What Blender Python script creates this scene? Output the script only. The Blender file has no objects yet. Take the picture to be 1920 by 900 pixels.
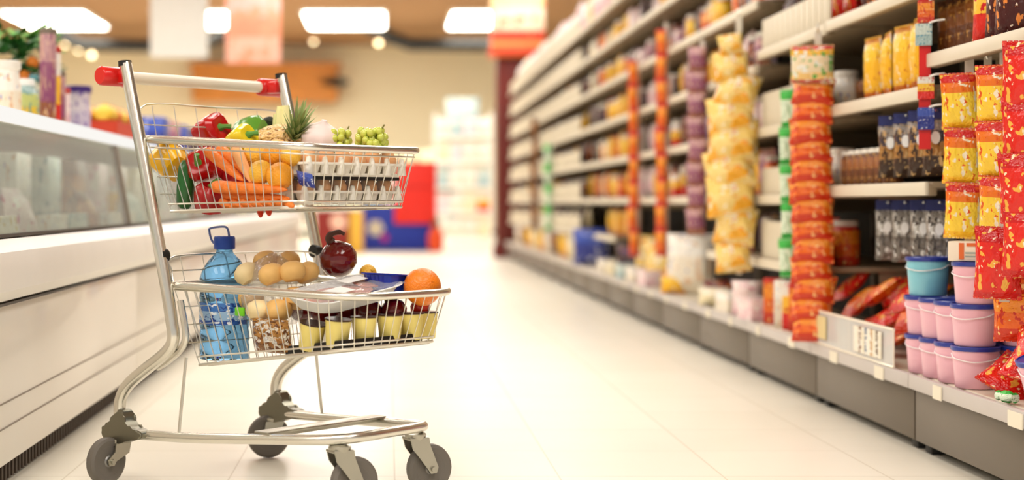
import bpy, bmesh, math, random
from mathutils import Vector, Matrix, noise as mnoise
random.seed(11)
S = bpy.context.scene
COL = S.collection
PI = math.pi

# ------------------------------------------------------------------ camera, world, light, exposure
F, VX, VY, H = 3000.0, 728.0, 380.0, 0.65
cam_d = bpy.data.cameras.new('camera')
cam = bpy.data.objects.new('camera', cam_d); COL.objects.link(cam)
cam.location = (0, 0, H); cam.rotation_euler = (PI/2, 0, 0)
cam_d.sensor_width = 36; cam_d.lens = 36*F/1920
cam_d.shift_x = (960-VX)/1920; cam_d.shift_y = -(450-VY)/1920
cam_d.clip_end = 200
cam_d.dof.use_dof = True; cam_d.dof.focus_distance = 3.62; cam_d.dof.aperture_fstop = 1.75
S.camera = cam

w = bpy.data.worlds.new('world'); S.world = w; w.use_nodes = True
bg = w.node_tree.nodes['Background']
bg.inputs[0].default_value = (1.0, 0.97, 0.925, 1); bg.inputs[1].default_value = 0.7
S.view_settings.view_transform = 'Standard'
try: S.view_settings.look = 'None'
except Exception: pass
S.view_settings.gamma = 1; S.view_settings.use_curve_mapping = False
S.view_settings.exposure = -0.37
S.cycles.use_denoising = True
S.cycles.max_bounces = 8; S.cycles.transparent_max_bounces = 24
S.cycles.sample_clamp_indirect = 4.0
S.cycles.caustics_reflective = False; S.cycles.caustics_refractive = False

CEIL = 3.8
def ceiling_area(name, x, y, sx, sy, power):
    d = bpy.data.lights.new(name, 'AREA'); d.shape = 'RECTANGLE'; d.size = sx; d.size_y = sy
    d.energy = power; d.color = (1.0, .965, .90)
    o = bpy.data.objects.new(name, d); COL.objects.link(o); o.location = (x, y, CEIL-.06)
for yy, pw in ((1.0, 115), (6.5, 100), (12.0, 100), (18.0, 110), (23.0, 135)):
    for xx in (-5.66, -3.2, -.73, 1.72):
        ceiling_area('ceiling_lamp_light', xx, yy, 1.3, 2.6, pw)

# ------------------------------------------------------------------ pixel helpers (a pixel plus a real depth gives a point)
def AX(px, py, X):                       # on the plane x = X
    Y = F*X/(px-VX); return Vector((X, Y, H+(VY-py)*Y/F))
def AY(px, py, Y):                       # on the plane y = Y
    return Vector(((px-VX)*Y/F, Y, H+(VY-py)*Y/F))
CO = Vector((-.439, 3.878, 0)); CU = Vector((.735, -.678, 0)); CV = Vector((.678, .735, 0)); CRZ = math.atan2(-.678, .735)
def CL(a, b, z): return CO + CU*a + CV*b + Vector((0, 0, z))
def CB(px, py, b):                       # in the trolley's own frame, on lateral plane b
    r = (px-VX)/F; base = CO + CV*b
    a = (r*base.y - base.x)/(CU.x - r*CU.y)
    p = base + CU*a; return (a, b, H+(VY-py)*p.y/F)
def CA(px, py, a):                       # in the trolley's own frame, on cross plane a
    r = (px-VX)/F; base = CO + CU*a
    b = (r*base.y - base.x)/(CV.x - r*CV.y)
    p = base + CV*b; return (a, b, H+(VY-py)*p.y/F)

# ------------------------------------------------------------------ materials
def lin(c):
    return tuple(((v/255)/12.92 if v/255 <= .04045 else (((v/255)+.055)/1.055)**2.4) for v in c) + (1,)
def newmat(name):
    m = bpy.data.materials.new(name); m.use_nodes = True
    return m, m.node_tree, m.node_tree.nodes['Principled BSDF']
def mat(name, col, rough=.5, metal=0, spec=.5, vary=0, vscale=8, bump=0, bscale=30, coat=0, trans=0, ior=1.45):
    m, nt, p = newmat(name); N, L = nt.nodes, nt.links
    c = lin(col); p.inputs['Base Color'].default_value = c
    p.inputs['Roughness'].default_value = rough; p.inputs['Metallic'].default_value = metal
    p.inputs['Specular IOR Level'].default_value = spec; p.inputs['Coat Weight'].default_value = coat
    p.inputs['Transmission Weight'].default_value = trans; p.inputs['IOR'].default_value = ior
    tc = N.new('ShaderNodeTexCoord')
    n = N.new('ShaderNodeTexNoise'); n.inputs['Scale'].default_value = vscale; n.inputs['Detail'].default_value = 4
    L.new(tc.outputs['Object'], n.inputs['Vector'])
    mx = N.new('ShaderNodeMix'); mx.data_type = 'RGBA'
    v = max(vary, .04)
    mx.inputs[6].default_value = tuple(x*(1-v) for x in c[:3])+(1,); mx.inputs[7].default_value = tuple(min(1, x*(1+v)) for x in c[:3])+(1,)
    L.new(n.outputs['Fac'], mx.inputs[0]); L.new(mx.outputs[2], p.inputs['Base Color'])
    if bump:
        n2 = N.new('ShaderNodeTexNoise'); n2.inputs['Scale'].default_value = bscale
        L.new(tc.outputs['Object'], n2.inputs['Vector'])
        b = N.new('ShaderNodeBump'); b.inputs['Strength'].default_value = bump; b.inputs['Distance'].default_value = .01
        L.new(n2.outputs['Fac'], b.inputs['Height']); L.new(b.outputs[0], p.inputs['Normal'])
    return m
def pack(name, bands, blots=(), rough=.32, axis=2, bump=.35):
    """printed packaging: hard colour bands along the pack's height with irregular printed patches on them"""
    m, nt, p = newmat(name); N, L = nt.nodes, nt.links
    tc = N.new('ShaderNodeTexCoord'); sp = N.new('ShaderNodeSeparateXYZ'); L.new(tc.outputs['Generated'], sp.inputs[0])
    r = N.new('ShaderNodeValToRGB'); r.color_ramp.interpolation = 'CONSTANT'
    L.new(sp.outputs[axis], r.inputs[0])
    e = r.color_ramp.elements
    while len(e) < len(bands): e.new(.5)
    for i, (pos, c) in enumerate(bands): e[i].position = pos; e[i].color = lin(c)
    out = r.outputs[0]
    for i, (c, sc, th) in enumerate(blots):
        n = N.new('ShaderNodeTexNoise'); n.inputs['Scale'].default_value = sc*1.5; n.inputs['Detail'].default_value = 2.5
        mp = N.new('ShaderNodeMapping'); mp.inputs['Location'].default_value = (i*3.1, i*1.7, i*2.3)
        L.new(tc.outputs['Generated'], mp.inputs[0]); L.new(mp.outputs[0], n.inputs['Vector'])
        g = N.new('ShaderNodeMath'); g.operation = 'GREATER_THAN'; g.inputs[1].default_value = th
        L.new(n.outputs['Fac'], g.inputs[0])
        mx = N.new('ShaderNodeMix'); mx.data_type = 'RGBA'; mx.inputs[7].default_value = lin(c)
        L.new(g.outputs[0], mx.inputs[0]); L.new(out, mx.inputs[6]); out = mx.outputs[2]
    L.new(out, p.inputs['Base Color']); p.inputs['Roughness'].default_value = rough
    if bump:
        n2 = N.new('ShaderNodeTexNoise'); n2.inputs['Scale'].default_value = 7; L.new(tc.outputs['Generated'], n2.inputs['Vector'])
        b = N.new('ShaderNodeBump'); b.inputs['Strength'].default_value = bump; b.inputs['Distance'].default_value = .02
        L.new(n2.outputs['Fac'], b.inputs['Height']); L.new(b.outputs[0], p.inputs['Normal'])
    return m
def film(name, tint, clear=.75, haze=.06, bump=.5, bscale=25):
    """thin clear plastic or glass: mostly see-through, some gloss, a little milky"""
    m = bpy.data.materials.new(name); m.use_nodes = True; nt = m.node_tree; N, L = nt.nodes, nt.links
    N.remove(N['Principled BSDF']); out = N['Material Output']
    t = N.new('ShaderNodeBsdfTransparent'); t.inputs[0].default_value = lin(tint)
    g = N.new('ShaderNodeBsdfGlossy'); g.inputs['Roughness'].default_value = .08
    d = N.new('ShaderNodeBsdfDiffuse'); d.inputs[0].default_value = (.9, .92, .94, 1)
    fr = N.new('ShaderNodeLayerWeight'); fr.inputs[0].default_value = .5
    pw = N.new('ShaderNodeMath'); pw.operation = 'POWER'; pw.inputs[1].default_value = 4; L.new(fr.outputs['Facing'], pw.inputs[0])
    ma = N.new('ShaderNodeMath'); ma.operation = 'MULTIPLY_ADD'; ma.inputs[1].default_value = (1-clear)*1.4; ma.inputs[2].default_value = (1-clear)*.35; L.new(pw.outputs[0], ma.inputs[0])
    m1 = N.new('ShaderNodeMixShader'); L.new(ma.outputs[0], m1.inputs[0]); L.new(t.outputs[0], m1.inputs[1]); L.new(g.outputs[0], m1.inputs[2])
    m2 = N.new('ShaderNodeMixShader'); m2.inputs[0].default_value = haze
    L.new(m1.outputs[0], m2.inputs[1]); L.new(d.outputs[0], m2.inputs[2]); L.new(m2.outputs[0], out.inputs[0])
    if bump:
        tc = N.new('ShaderNodeTexCoord'); n2 = N.new('ShaderNodeTexNoise'); n2.inputs['Scale'].default_value = bscale; n2.inputs['Detail'].default_value = 3
        L.new(tc.outputs['Object'], n2.inputs['Vector'])
        b = N.new('ShaderNodeBump'); b.inputs['Strength'].default_value = bump; b.inputs['Distance'].default_value = .02
        L.new(n2.outputs['Fac'], b.inputs['Height']); L.new(b.outputs[0], g.inputs['Normal']); L.new(b.outputs[0], fr.inputs['Normal'])
    return m
def glow(name, col, strength):
    m = bpy.data.materials.new(name); m.use_nodes = True; nt = m.node_tree
    nt.nodes.remove(nt.nodes['Principled BSDF']); e = nt.nodes.new('ShaderNodeEmission')
    e.inputs[0].default_value = lin(col); e.inputs[1].default_value = strength
    nt.links.new(e.outputs[0], nt.nodes['Material Output'].inputs[0]); return m

def floor_mat():
    m, nt, p = newmat('floor_tiles'); N, L = nt.nodes, nt.links
    tc = N.new('ShaderNodeTexCoord'); mp = N.new('ShaderNodeMapping'); mp.inputs['Location'].default_value = (.375, .1, 0)
    b = N.new('ShaderNodeTexBrick'); b.offset = 0
    b.inputs['Color1'].default_value = lin((242, 238, 224)); b.inputs['Color2'].default_value = lin((239, 235, 220)); b.inputs['Mortar'].default_value = lin((214, 207, 188))
    b.inputs['Scale'].default_value = 1; b.inputs['Mortar Size'].default_value = .0022; b.inputs['Mortar Smooth'].default_value = .1
    b.inputs['Brick Width'].default_value = .39; b.inputs['Row Height'].default_value = .39
    L.new(tc.outputs['Object'], mp.inputs[0]); L.new(mp.outputs[0], b.inputs['Vector'])
    n = N.new('ShaderNodeTexNoise'); n.inputs['Scale'].default_value = 3; n.inputs['Detail'].default_value = 6; L.new(tc.outputs['Object'], n.inputs['Vector'])
    mx = N.new('ShaderNodeMix'); mx.data_type = 'RGBA'; mx.blend_type = 'MULTIPLY'
    r = N.new('ShaderNodeValToRGB'); r.color_ramp.elements[0].color = (.93, .92, .9, 1); r.color_ramp.elements[1].color = (1, 1, 1, 1)
    L.new(n.outputs['Fac'], r.inputs[0]); mx.inputs[0].default_value = 1
    L.new(b.outputs['Color'], mx.inputs[6]); L.new(r.outputs[0], mx.inputs[7]); L.new(mx.outputs[2], p.inputs['Base Color'])
    p.inputs['Roughness'].default_value = .34; p.inputs['Specular IOR Level'].default_value = .35
    return m

M = {}
M['floor'] = floor_mat()
M['wall'] = mat('wall_cream', (253, 242, 212), .8, vary=.05, vscale=.5)
M['ceiling'] = mat('ceiling_brown', (158, 118, 80), .85, vary=.08, vscale=.6)
M['chrome'] = mat('chrome', (232, 229, 218), .27, .95)
M['chrome_dark'] = mat('cast_metal', (186, 183, 170), .34, 1, vary=.1)
M['bracket'] = mat('bracket_metal', (138, 135, 120), .36, 1, vary=.1)
M['zinc'] = mat('zinc_wire', (222, 218, 206), .28, .9)
M['red_plastic'] = mat('red_plastic', (214, 24, 20), .3, coat=.3)
M['cream_plastic'] = mat('cream_plastic', (240, 232, 212), .35, coat=.2)
M['black'] = mat('black_plastic', (26, 25, 24), .4)
M['tyre'] = mat('grey_rubber', (112, 106, 98), .6, vary=.08)
M['hub'] = mat('wheel_hub', (150, 148, 144), .35, .6)
M['shelf'] = mat('shelf_cream', (226, 217, 196), .45)
M['panel'] = mat('shelf_panel_shaded_tan', (150, 132, 106), .5)  # darker than the rails to put underside shade into the colour
M['rail'] = mat('rail_grey', (196, 189, 184), .4)
M['tag'] = mat('price_paper', (234, 226, 206), .7)
M['back'] = mat('shelf_back_shade_brown', (26, 17, 14), .7)  # near-black brown stands in for the shade inside the shelves
M['upright'] = mat('upright_grey', (120, 108, 94), .5)
M['kick'] = mat('kick_plate_taupe', (98, 88, 74), .42, vary=.05, vscale=3)
M['foot'] = mat('plinth_foot', (24, 22, 20), .6)
M['white_enamel'] = mat('white_enamel', (250, 248, 242), .3, coat=.2)
M['cream_enamel'] = mat('cream_enamel', (236, 229, 218), .35, coat=.2, vary=.02, vscale=2)
M['groove'] = mat('groove_grey', (150, 138, 126), .6)
M['bumper'] = mat('bumper_pale', (242, 238, 232), .4, vary=.04)
M['grille'] = mat('toe_grille', (70, 56, 44), .6)
M['glass'] = film('freezer_glass', (240, 246, 242), .9, .17, 0)
M['freezer_in'] = mat('freezer_inner', (228, 228, 220), .5)
M['dark_trim'] = mat('dark_seal', (60, 52, 46), .5)
M['wood'] = mat('orange_wood', (204, 132, 56), .5, vary=.22, vscale=2.2)
M['red_wood'] = mat('mahogany_red', (104, 26, 16), .4, vary=.15, vscale=3)
M['lamp'] = glow('lamp_diffuser', (255, 248, 232), 19)
M['fill_glow'] = glow('added_tube_glow', (255, 250, 240), 45)
M['striplight'] = glow('rail_light', (255, 252, 246), 1.25)
M['bulb'] = glow('spot_bulb', (255, 226, 176), 12)
M['sign_white'] = mat('sign_white', (244, 246, 244), .5)
M['poster_pink'] = pack('poster_print', [(0, (236, 176, 158)), (.3, (228, 140, 112)), (.55, (238, 178, 170)), (.8, (242, 192, 186))], [((232, 150, 120), 3, .56)], .6, bump=0)

# packaging prints
Y_, O_, R_, W_, P_, B_, G_, K_ = (250, 190, 28), (232, 104, 20), (214, 30, 22), (244, 238, 226), (150, 60, 140), (40, 60, 150), (60, 170, 60), (44, 24, 18)
PK = {
 'yellow': pack('print_yellow', [(0, (226, 120, 20)), (.12, Y_), (.62, (252, 206, 50)), (.9, (236, 150, 20))], [((240, 236, 220), 5, .64), ((196, 60, 24), 6, .67)]),
 'candy': pack('print_yellow_red', [(0, (250, 196, 30)), (.12, (252, 214, 60)), (.66, (236, 120, 26)), (.84, (206, 24, 20))], [((250, 240, 214), 4, .62), ((224, 84, 20), 5, .62)]),
 'red': pack('print_red', [(0, (206, 20, 16)), (.1, (222, 34, 22)), (.8, (196, 16, 16))], [((240, 176, 70), 3.4, .6), ((246, 226, 190), 5, .67)], .25),
 'orange': pack('print_orange_shaded', [(0, (210, 54, 18)), (.25, (238, 108, 20)), (.55, (248, 152, 44)), (.88, (210, 44, 22))], [((252, 206, 130), 4, .65), ((204, 44, 20), 5, .6)], .28),  # red lower band and bright middle put shading and highlights into the print
 'topmulti': pack('print_festive', [(0, (186, 24, 60)), (.1, (246, 206, 130)), (.3, (244, 226, 190)), (.75, (244, 190, 60)), (.9, (214, 40, 60))], [((70, 170, 60), 4, .6), ((244, 244, 236), 4, .6)]),
 'pale': pack('print_pale_yellow', [(0, (246, 214, 130)), (.5, (250, 216, 120))], [((248, 178, 46), 2.0, .54), ((255, 246, 220), 2.4, .6), ((236, 140, 24), 3, .64)], .22, bump=.8),
 'purple': pack('print_purple', [(0, (150, 90, 60)), (.3, (150, 84, 120)), (.7, (196, 150, 150))], [((120, 50, 110), 5, .6), ((226, 190, 150), 5, .62)]),
 'pink': pack('print_pink', [(0, (240, 206, 210)), (.5, (246, 224, 222))], [((220, 120, 160), 4, .6), ((250, 246, 240), 4, .58)]),
 'white': pack('print_white', [(0, (240, 230, 210)), (.6, (248, 244, 234))], [((230, 190, 150), 4, .62), ((120, 140, 200), 5, .66)]),
 'blue': pack('print_blue', [(0, (34, 50, 140)), (.6, (60, 86, 180))], [((220, 224, 240), 4, .64)]),
 'brown': pack('print_brown', [(0, (110, 60, 26)), (.5, (150, 88, 36)), (.85, (90, 44, 20))], [((214, 160, 80), 5, .62)]),
 'green': pack('print_green', [(0, (40, 170, 60)), (.18, (226, 244, 220)), (.75, (60, 190, 70))], [((30, 150, 50), 4, .62)]),
 'dark': pack('print_dark', [(0, (40, 26, 30)), (.5, (70, 44, 40))], [((150, 90, 60), 5, .62), ((90, 60, 110), 4, .62)]),
 'cream': pack('print_cream', [(0, (238, 226, 190)), (.6, (246, 238, 214))], [((226, 200, 120), 4, .6)]),
 'redyellow': pack('print_red_yellow', [(0, (224, 40, 30)), (.35, (250, 200, 60)), (.7, (240, 236, 226))], [((206, 24, 30), 4, .6)]),
 'wine': pack('print_wine', [(0, (70, 14, 18)), (.5, (96, 20, 22))], [((236, 140, 60), 4, .6), ((240, 220, 200), 5, .66)]),
 'teal': pack('print_teal', [(0, (170, 196, 196)), (.5, (208, 222, 214))], [((90, 150, 170), 4, .6)]),
}

# ------------------------------------------------------------------ mesh helpers
def setp(o, label=None, cat=None, group=None, kind=None):
    if label: o['label'] = label
    if cat: o['category'] = cat
    if group: o['group'] = group
    if kind: o['kind'] = kind
    return o
def thing(name, label, cat, loc=(0, 0, 0), rz=0, group=None):
    o = bpy.data.objects.new(name, None); COL.objects.link(o); o.empty_display_size = .05
    o.location = loc; o.rotation_euler = (0, 0, rz) if not isinstance(rz, (tuple, list)) else rz
    return setp(o, label, cat, group)
def obj(name, bm, m, parent=None, loc=(0, 0, 0), rot=(0, 0, 0), smooth=True):
    me = bpy.data.meshes.new(name)
    bmesh.ops.recalc_face_normals(bm, faces=bm.faces[:])
    bm.to_mesh(me); bm.free()
    for mm in (m if isinstance(m, (list, tuple)) else [m]): me.materials.append(mm)
    if smooth:
        for p in me.polygons: p.use_smooth = True
        try: me.set_sharp_from_angle(angle=math.radians(38))
        except Exception: pass
    o = bpy.data.objects.new(name, me); COL.objects.link(o)
    o.location = loc; o.rotation_euler = rot
    if parent: o.parent = parent
    return o
def dup(root, loc, rot=None, label=None, group=None, scale=None):
    r = root.copy(); COL.objects.link(r); r.location = loc
    if rot is not None: r.rotation_euler = rot if isinstance(rot, (tuple, list)) else (0, 0, rot)
    if scale: r.scale = (scale,)*3 if not isinstance(scale, (tuple, list)) else scale
    if label: r['label'] = label
    if group: r['group'] = group
    for ch in list(root.children):
        c = ch.copy(); COL.objects.link(c); c.parent = r
        for g in list(ch.children):
            d = g.copy(); COL.objects.link(d); d.parent = c
    return r
def B(): return bmesh.new()
def box(bm, c, s, bev=0, rot=None, mi=0, taper=1):
    n0 = len(bm.faces)
    r = bmesh.ops.create_cube(bm, size=1); vs = r['verts']
    for v in vs:
        t = taper if v.co.z < 0 else 1
        v.co = Vector((v.co.x*s[0]*t, v.co.y*s[1]*t, v.co.z*s[2]))
    if bev:
        es = list({e for v in vs for e in v.link_edges})
        rr = bmesh.ops.bevel(bm, geom=es, offset=bev, segments=2, affect='EDGES', profile=.5)
        vs = list({v for f in bm.faces[n0:] for v in f.verts})
    mtx = Matrix.Translation(c) @ (rot.to_4x4() if rot else Matrix())
    bmesh.ops.transform(bm, matrix=mtx, verts=vs)
    bm.faces.ensure_lookup_table()
    for f in bm.faces[n0:]: f.material_index = mi
def smooth_path(pts, n=6, closed=False):
    P = [Vector(p) for p in pts]; out = []; N = len(P)
    for i in range(N if closed else N-1):
        p0 = P[(i-1) % N] if closed or i > 0 else P[0]*2-P[1]
        p1 = P[i]; p2 = P[(i+1) % N]
        p3 = P[(i+2) % N] if closed or i+2 < N else P[-1]*2-P[-2]
        for k in range(n):
            t = k/n
            out.append(.5*((2*p1)+(p2-p0)*t+(2*p0-5*p1+4*p2-p3)*t*t+(3*p1-p0-3*p2+p3)*t**3))
    if not closed: out.append(P[-1])
    return out
def tube(bm, pts, r, seg=8, closed=False, cap=True, flat=None):
    P = [Vector(p) for p in pts]; N = len(P); rings = []
    rs = r if isinstance(r, (list, tuple)) else [r]*N
    prev = None
    for i in range(N):
        if closed: t = P[(i+1) % N]-P[i-1]
        else: t = P[min(i+1, N-1)]-P[max(i-1, 0)]
        t = t.normalized() if t.length > 1e-9 else Vector((0, 0, 1))
        if prev is None:
            up = Vector((0, 0, 1)) if abs(t.z) < .9 else Vector((0, 1, 0))
            nx = t.cross(up).normalized()
        else:
            nx = (prev - t*prev.dot(t)); nx = nx.normalized() if nx.length > 1e-6 else t.orthogonal().normalized()
        prev = nx; ny = t.cross(nx)
        ring = []
        for k in range(seg):
            a = 2*PI*k/seg
            ring.append(bm.verts.new(P[i]+nx*math.cos(a)*rs[i]*(flat or 1)+ny*math.sin(a)*rs[i]))
        rings.append(ring)
    for i in range(N if closed else N-1):
        A, Bq = rings[i], rings[(i+1) % N]
        for k in range(seg): bm.faces.new((A[k], A[(k+1) % seg], Bq[(k+1) % seg], Bq[k]))
    if cap and not closed: bm.faces.new(rings[0][::-1]); bm.faces.new(rings[-1])
def lathe(bm, prof, seg=24, fr=None, mi=0, c=(0, 0, 0), axis='z'):
    """prof: (radius, height) from the bottom up; fr(angle, height) scales the radius"""
    rings = []; c = Vector(c)
    def at(r, a, h):
        k = r*(fr(a, h) if fr else 1)
        v = Vector((k*math.cos(a), k*math.sin(a), h))
        if axis == 'y': v = Vector((v.x, v.z, v.y))
        return c+v
    for r, h in prof:
        if r < 1e-6: rings.append([bm.verts.new(at(0, 0, h))])
        else: rings.append([bm.verts.new(at(r, 2*PI*k/seg, h)) for k in range(seg)])
    for A, Bq in zip(rings, rings[1:]):
        for k in range(seg):
            k2 = (k+1) % seg
            if len(A) == 1 and len(Bq) == 1: continue
            if len(A) == 1: f = bm.faces.new((A[0], Bq[k2], Bq[k]))
            elif len(Bq) == 1: f = bm.faces.new((A[k], A[k2], Bq[0]))
            else: f = bm.faces.new((A[k], A[k2], Bq[k2], Bq[k]))
            f.material_index = mi
    if len(rings[0]) > 1: bm.faces.new(rings[0][::-1]).material_index = mi
    if len(rings[-1]) > 1: bm.faces.new(rings[-1]).material_index = mi
def ball(bm, c, r, u=14, v=9, mi=0, sc=(1, 1, 1)):
    n0 = len(bm.faces)
    q = bmesh.ops.create_uvsphere(bm, u_segments=u, v_segments=v, radius=r)
    for x in q['verts']: x.co = Vector((x.co.x*sc[0]+c[0], x.co.y*sc[1]+c[1], x.co.z*sc[2]+c[2]))
    bm.faces.ensure_lookup_table()
    for f in bm.faces[n0:]: f.material_index = mi
def pillow(w, h, d, seed=0, nx=9, nz=11, wr=.12):
    """a filled bag: flat crimped seals at top and bottom, puffed and creased between them; base at z = 0"""
    bm = B(); grid = {}
    for s in (-1, 1):
        for i in range(nx+1):
            for j in range(nz+1):
                u = i/nx*2-1; t = j/nz*2-1
                edge = abs(u) > .999 or abs(t) > .999
                th = max(0, 1-abs(u)**2.6)**.6*max(0, 1-abs(t)**3.2)**.75
                q = mnoise.noise(Vector((u*2.2+seed*7.3, t*2.6+seed*3.1, s*1.7)))
                y = s*d/2*(th*(1+q*wr*2.2))
                pinch = 1-.07*(1-t*t)*(abs(u) > .5)
                key = (0, i, j) if edge else (s, i, j)
                if key not in grid:
                    grid[key] = bm.verts.new((u*w/2*pinch, 0 if edge else y+s*.0008, (t+1)/2*h))
    G = lambda s, i, j: grid.get((s, i, j)) or grid[(0, i, j)]
    for s in (-1, 1):
        for i in range(nx):
            for j in range(nz):
                q = (G(s, i, j), G(s, i+1, j), G(s, i+1, j+1), G(s, i, j+1))
                try: bm.faces.new(q if s < 0 else q[::-1])
                except ValueError: pass
    return bm
def rot_e(x=0, y=0, z=0): return Matrix.Rotation(z, 3, 'Z') @ Matrix.Rotation(y, 3, 'Y') @ Matrix.Rotation(x, 3, 'X')
def place_axis(o, p0, p1, roll=0):
    """put an object whose length runs along +Z from p0 towards p1"""
    d = (Vector(p1)-Vector(p0)); q = d.to_track_quat('Z', 'Y')
    o.location = p0; o.rotation_euler = (q.to_matrix() @ Matrix.Rotation(roll, 3, 'Z')).to_euler()
ORD = ['first', 'second', 'third', 'fourth', 'fifth', 'sixth', 'seventh', 'eighth', 'ninth', 'tenth', 'eleventh', 'twelfth', 'thirteenth', 'fourteenth', 'fifteenth', 'sixteenth', 'seventeenth', 'eighteenth', 'nineteenth', 'twentieth', 'twenty-first', 'twenty-second']

# ------------------------------------------------------------------ the room
def struct(name, bm, m, smooth=False):
    o = obj(name, bm, m, smooth=smooth); o['kind'] = 'structure'; return o
b = B(); box(b, (0, 14, -.05), (24, 36, .1)); struct('floor', b, M['floor'])
b = B(); box(b, (0, 14, CEIL+.05), (24, 36, .1)); struct('ceiling', b, M['ceiling'])
b = B(); box(b, (0, 32.05, CEIL/2), (24, .1, CEIL)); struct('wall_back', b, M['wall'])
b = B(); box(b, (-12.05, 14, CEIL/2), (.1, 36, CEIL)); struct('wall_left', b, M['wall'])
b = B(); box(b, (12.05, 14, CEIL/2), (.1, 36, CEIL)); struct('wall_right', b, M['wall'])
b = B(); box(b, (0, 31.97, .06), (24, .06, .12)); struct('baseboard_back', b, M['kick'])

# ------------------------------------------------------------------ shelving down the aisle
BM_, Y0, NB = .965, 3.235, 16
FX = 1.38                                # front of the base deck
SX = 1.42                                # front of the upper shelves
BX = 1.90                                # back panel
def bay_y(k): return Y0+BM_*k
SHELVES = {0: [1.04, 1.36], 1: [.705, .96, 1.236, 1.5], 2: [.44, .68, .935, 1.23, 1.5]}
FENCE = {2: [.14, .10, .13, .115, 0]}
def shelves_of(k): return SHELVES.get(k, ([] if k in (4, 5, 6, 8) else [.44])+[.68, .93, 1.18, 1.43, 1.68, 1.92])
def fences_of(k):
    if k in FENCE: return FENCE[k]
    n = len(shelves_of(k))
    return [.115]*n if k >= 9 else [0]*n
for k in range(NB):
    y0, y1 = bay_y(k), bay_y(k+1); yc = (y0+y1)/2; L_ = BM_-.006
    nm = ORD[k]
    t = thing('shelving_bay', f'cream shelving bay with taupe kick plate, {nm} from the near end of the aisle', 'shelving', (0, yc, 0), 0, 'shelving bays along the aisle')
    top = 2.05
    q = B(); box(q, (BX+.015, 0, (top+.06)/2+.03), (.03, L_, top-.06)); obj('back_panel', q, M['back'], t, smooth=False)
    q = B(); box(q, ((FX+BX)/2+.01, 0, .182), (BX-FX-.02, L_, .03), .003); dk = obj('base_deck', q, M['shelf'], t, smooth=False)
    q = B(); box(q, (FX-.008, 0, .182), (.016, L_, .038), .003); obj('price_rail', q, M['rail'], dk)
    q = B(); box(q, (FX+.012, 0, .094), (.02, L_-.006, .135), .003); obj('kick_plate', q, M['kick'], t)
    for s in (-1, 1):
        q = B(); box(q, (FX+.05, s*(L_/2-.05), .014), (.06, .05, .028), .004); obj('foot', q, M['foot'], t)
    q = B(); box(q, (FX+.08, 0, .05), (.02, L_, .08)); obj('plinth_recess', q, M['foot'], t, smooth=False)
    for yy in ((-L_/2,) if k else (-L_/2, L_/2)):
        q = B(); box(q, (BX-.02, yy+.018 if yy < 0 else yy-.018, top/2), (.04, .03, top-.06), .003)
        for z in [i*.1+.3 for i in range(17)]: box(q, (BX-.042, yy+.018 if yy < 0 else yy-.018, z), (.004, .008, .03))
        obj('upright', q, M['upright'], t)
    for z, fh in zip(shelves_of(k), fences_of(k)):
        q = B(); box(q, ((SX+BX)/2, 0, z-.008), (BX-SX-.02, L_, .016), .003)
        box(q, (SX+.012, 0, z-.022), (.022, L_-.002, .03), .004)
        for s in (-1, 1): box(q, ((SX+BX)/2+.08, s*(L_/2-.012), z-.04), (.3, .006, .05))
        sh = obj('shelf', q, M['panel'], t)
        q = B(); box(q, (SX-.004, 0, z-.018), (.012, L_-.004, .036), .003); obj('price_rail', q, M['shelf'], sh)
        if fh:
            q = B(); box(q, (SX+.012, 0, z+fh/2), (.006, L_-.02, fh), .002)
            for i in range(13): box(q, (SX+.008, -L_/2+.03+i*(L_-.06)/12, z+fh/2), (.004, .005, fh*.9))
            obj('fence', q, M['shelf'], sh)
    # paper price tickets in the base rail
    for i in range(2):
        yy = -L_/2+.24+i*.47+random.uniform(-.03, .03)
        q = B(); box(q, (FX-.018, yy, .178), (.003, random.choice([.045, .06, .08]), .034)); obj('price_ticket', q, M['tag'], dk, smooth=False)

# end cap of the aisle: red wooden post and header
ye = bay_y(NB)
t = thing('end_cap_post', 'dark red wooden end post with printed header at the far end of the shelving', 'end panel', (0, ye+.09, 0))
q = B(); box(q, (1.47, .12, 1.18), (.40, .2, 2.36), .02); obj('post', q, M['red_wood'], t)
q = B(); box(q, (1.47, .12, .08), (.46, .25, .16), .02); obj('plinth', q, M['red_wood'], t)
hd = mat('header_red', (222, 70, 40), .45); hp = pack('header_print', [(0, (240, 160, 90)), (.25, (226, 74, 50)), (.42, (250, 226, 196)), (.8, (248, 208, 150))], [((244, 120, 80), 3, .6)], .5, bump=0)
q = B(); box(q, (1.52, .1, 2.72), (.62, .34, .72), .015); h_ = obj('header', q, hp, t)
q = B(); box(q, (1.52, .1, 2.42), (.66, .36, .1), .01); obj('header_trim', q, hd, h_)

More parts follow.
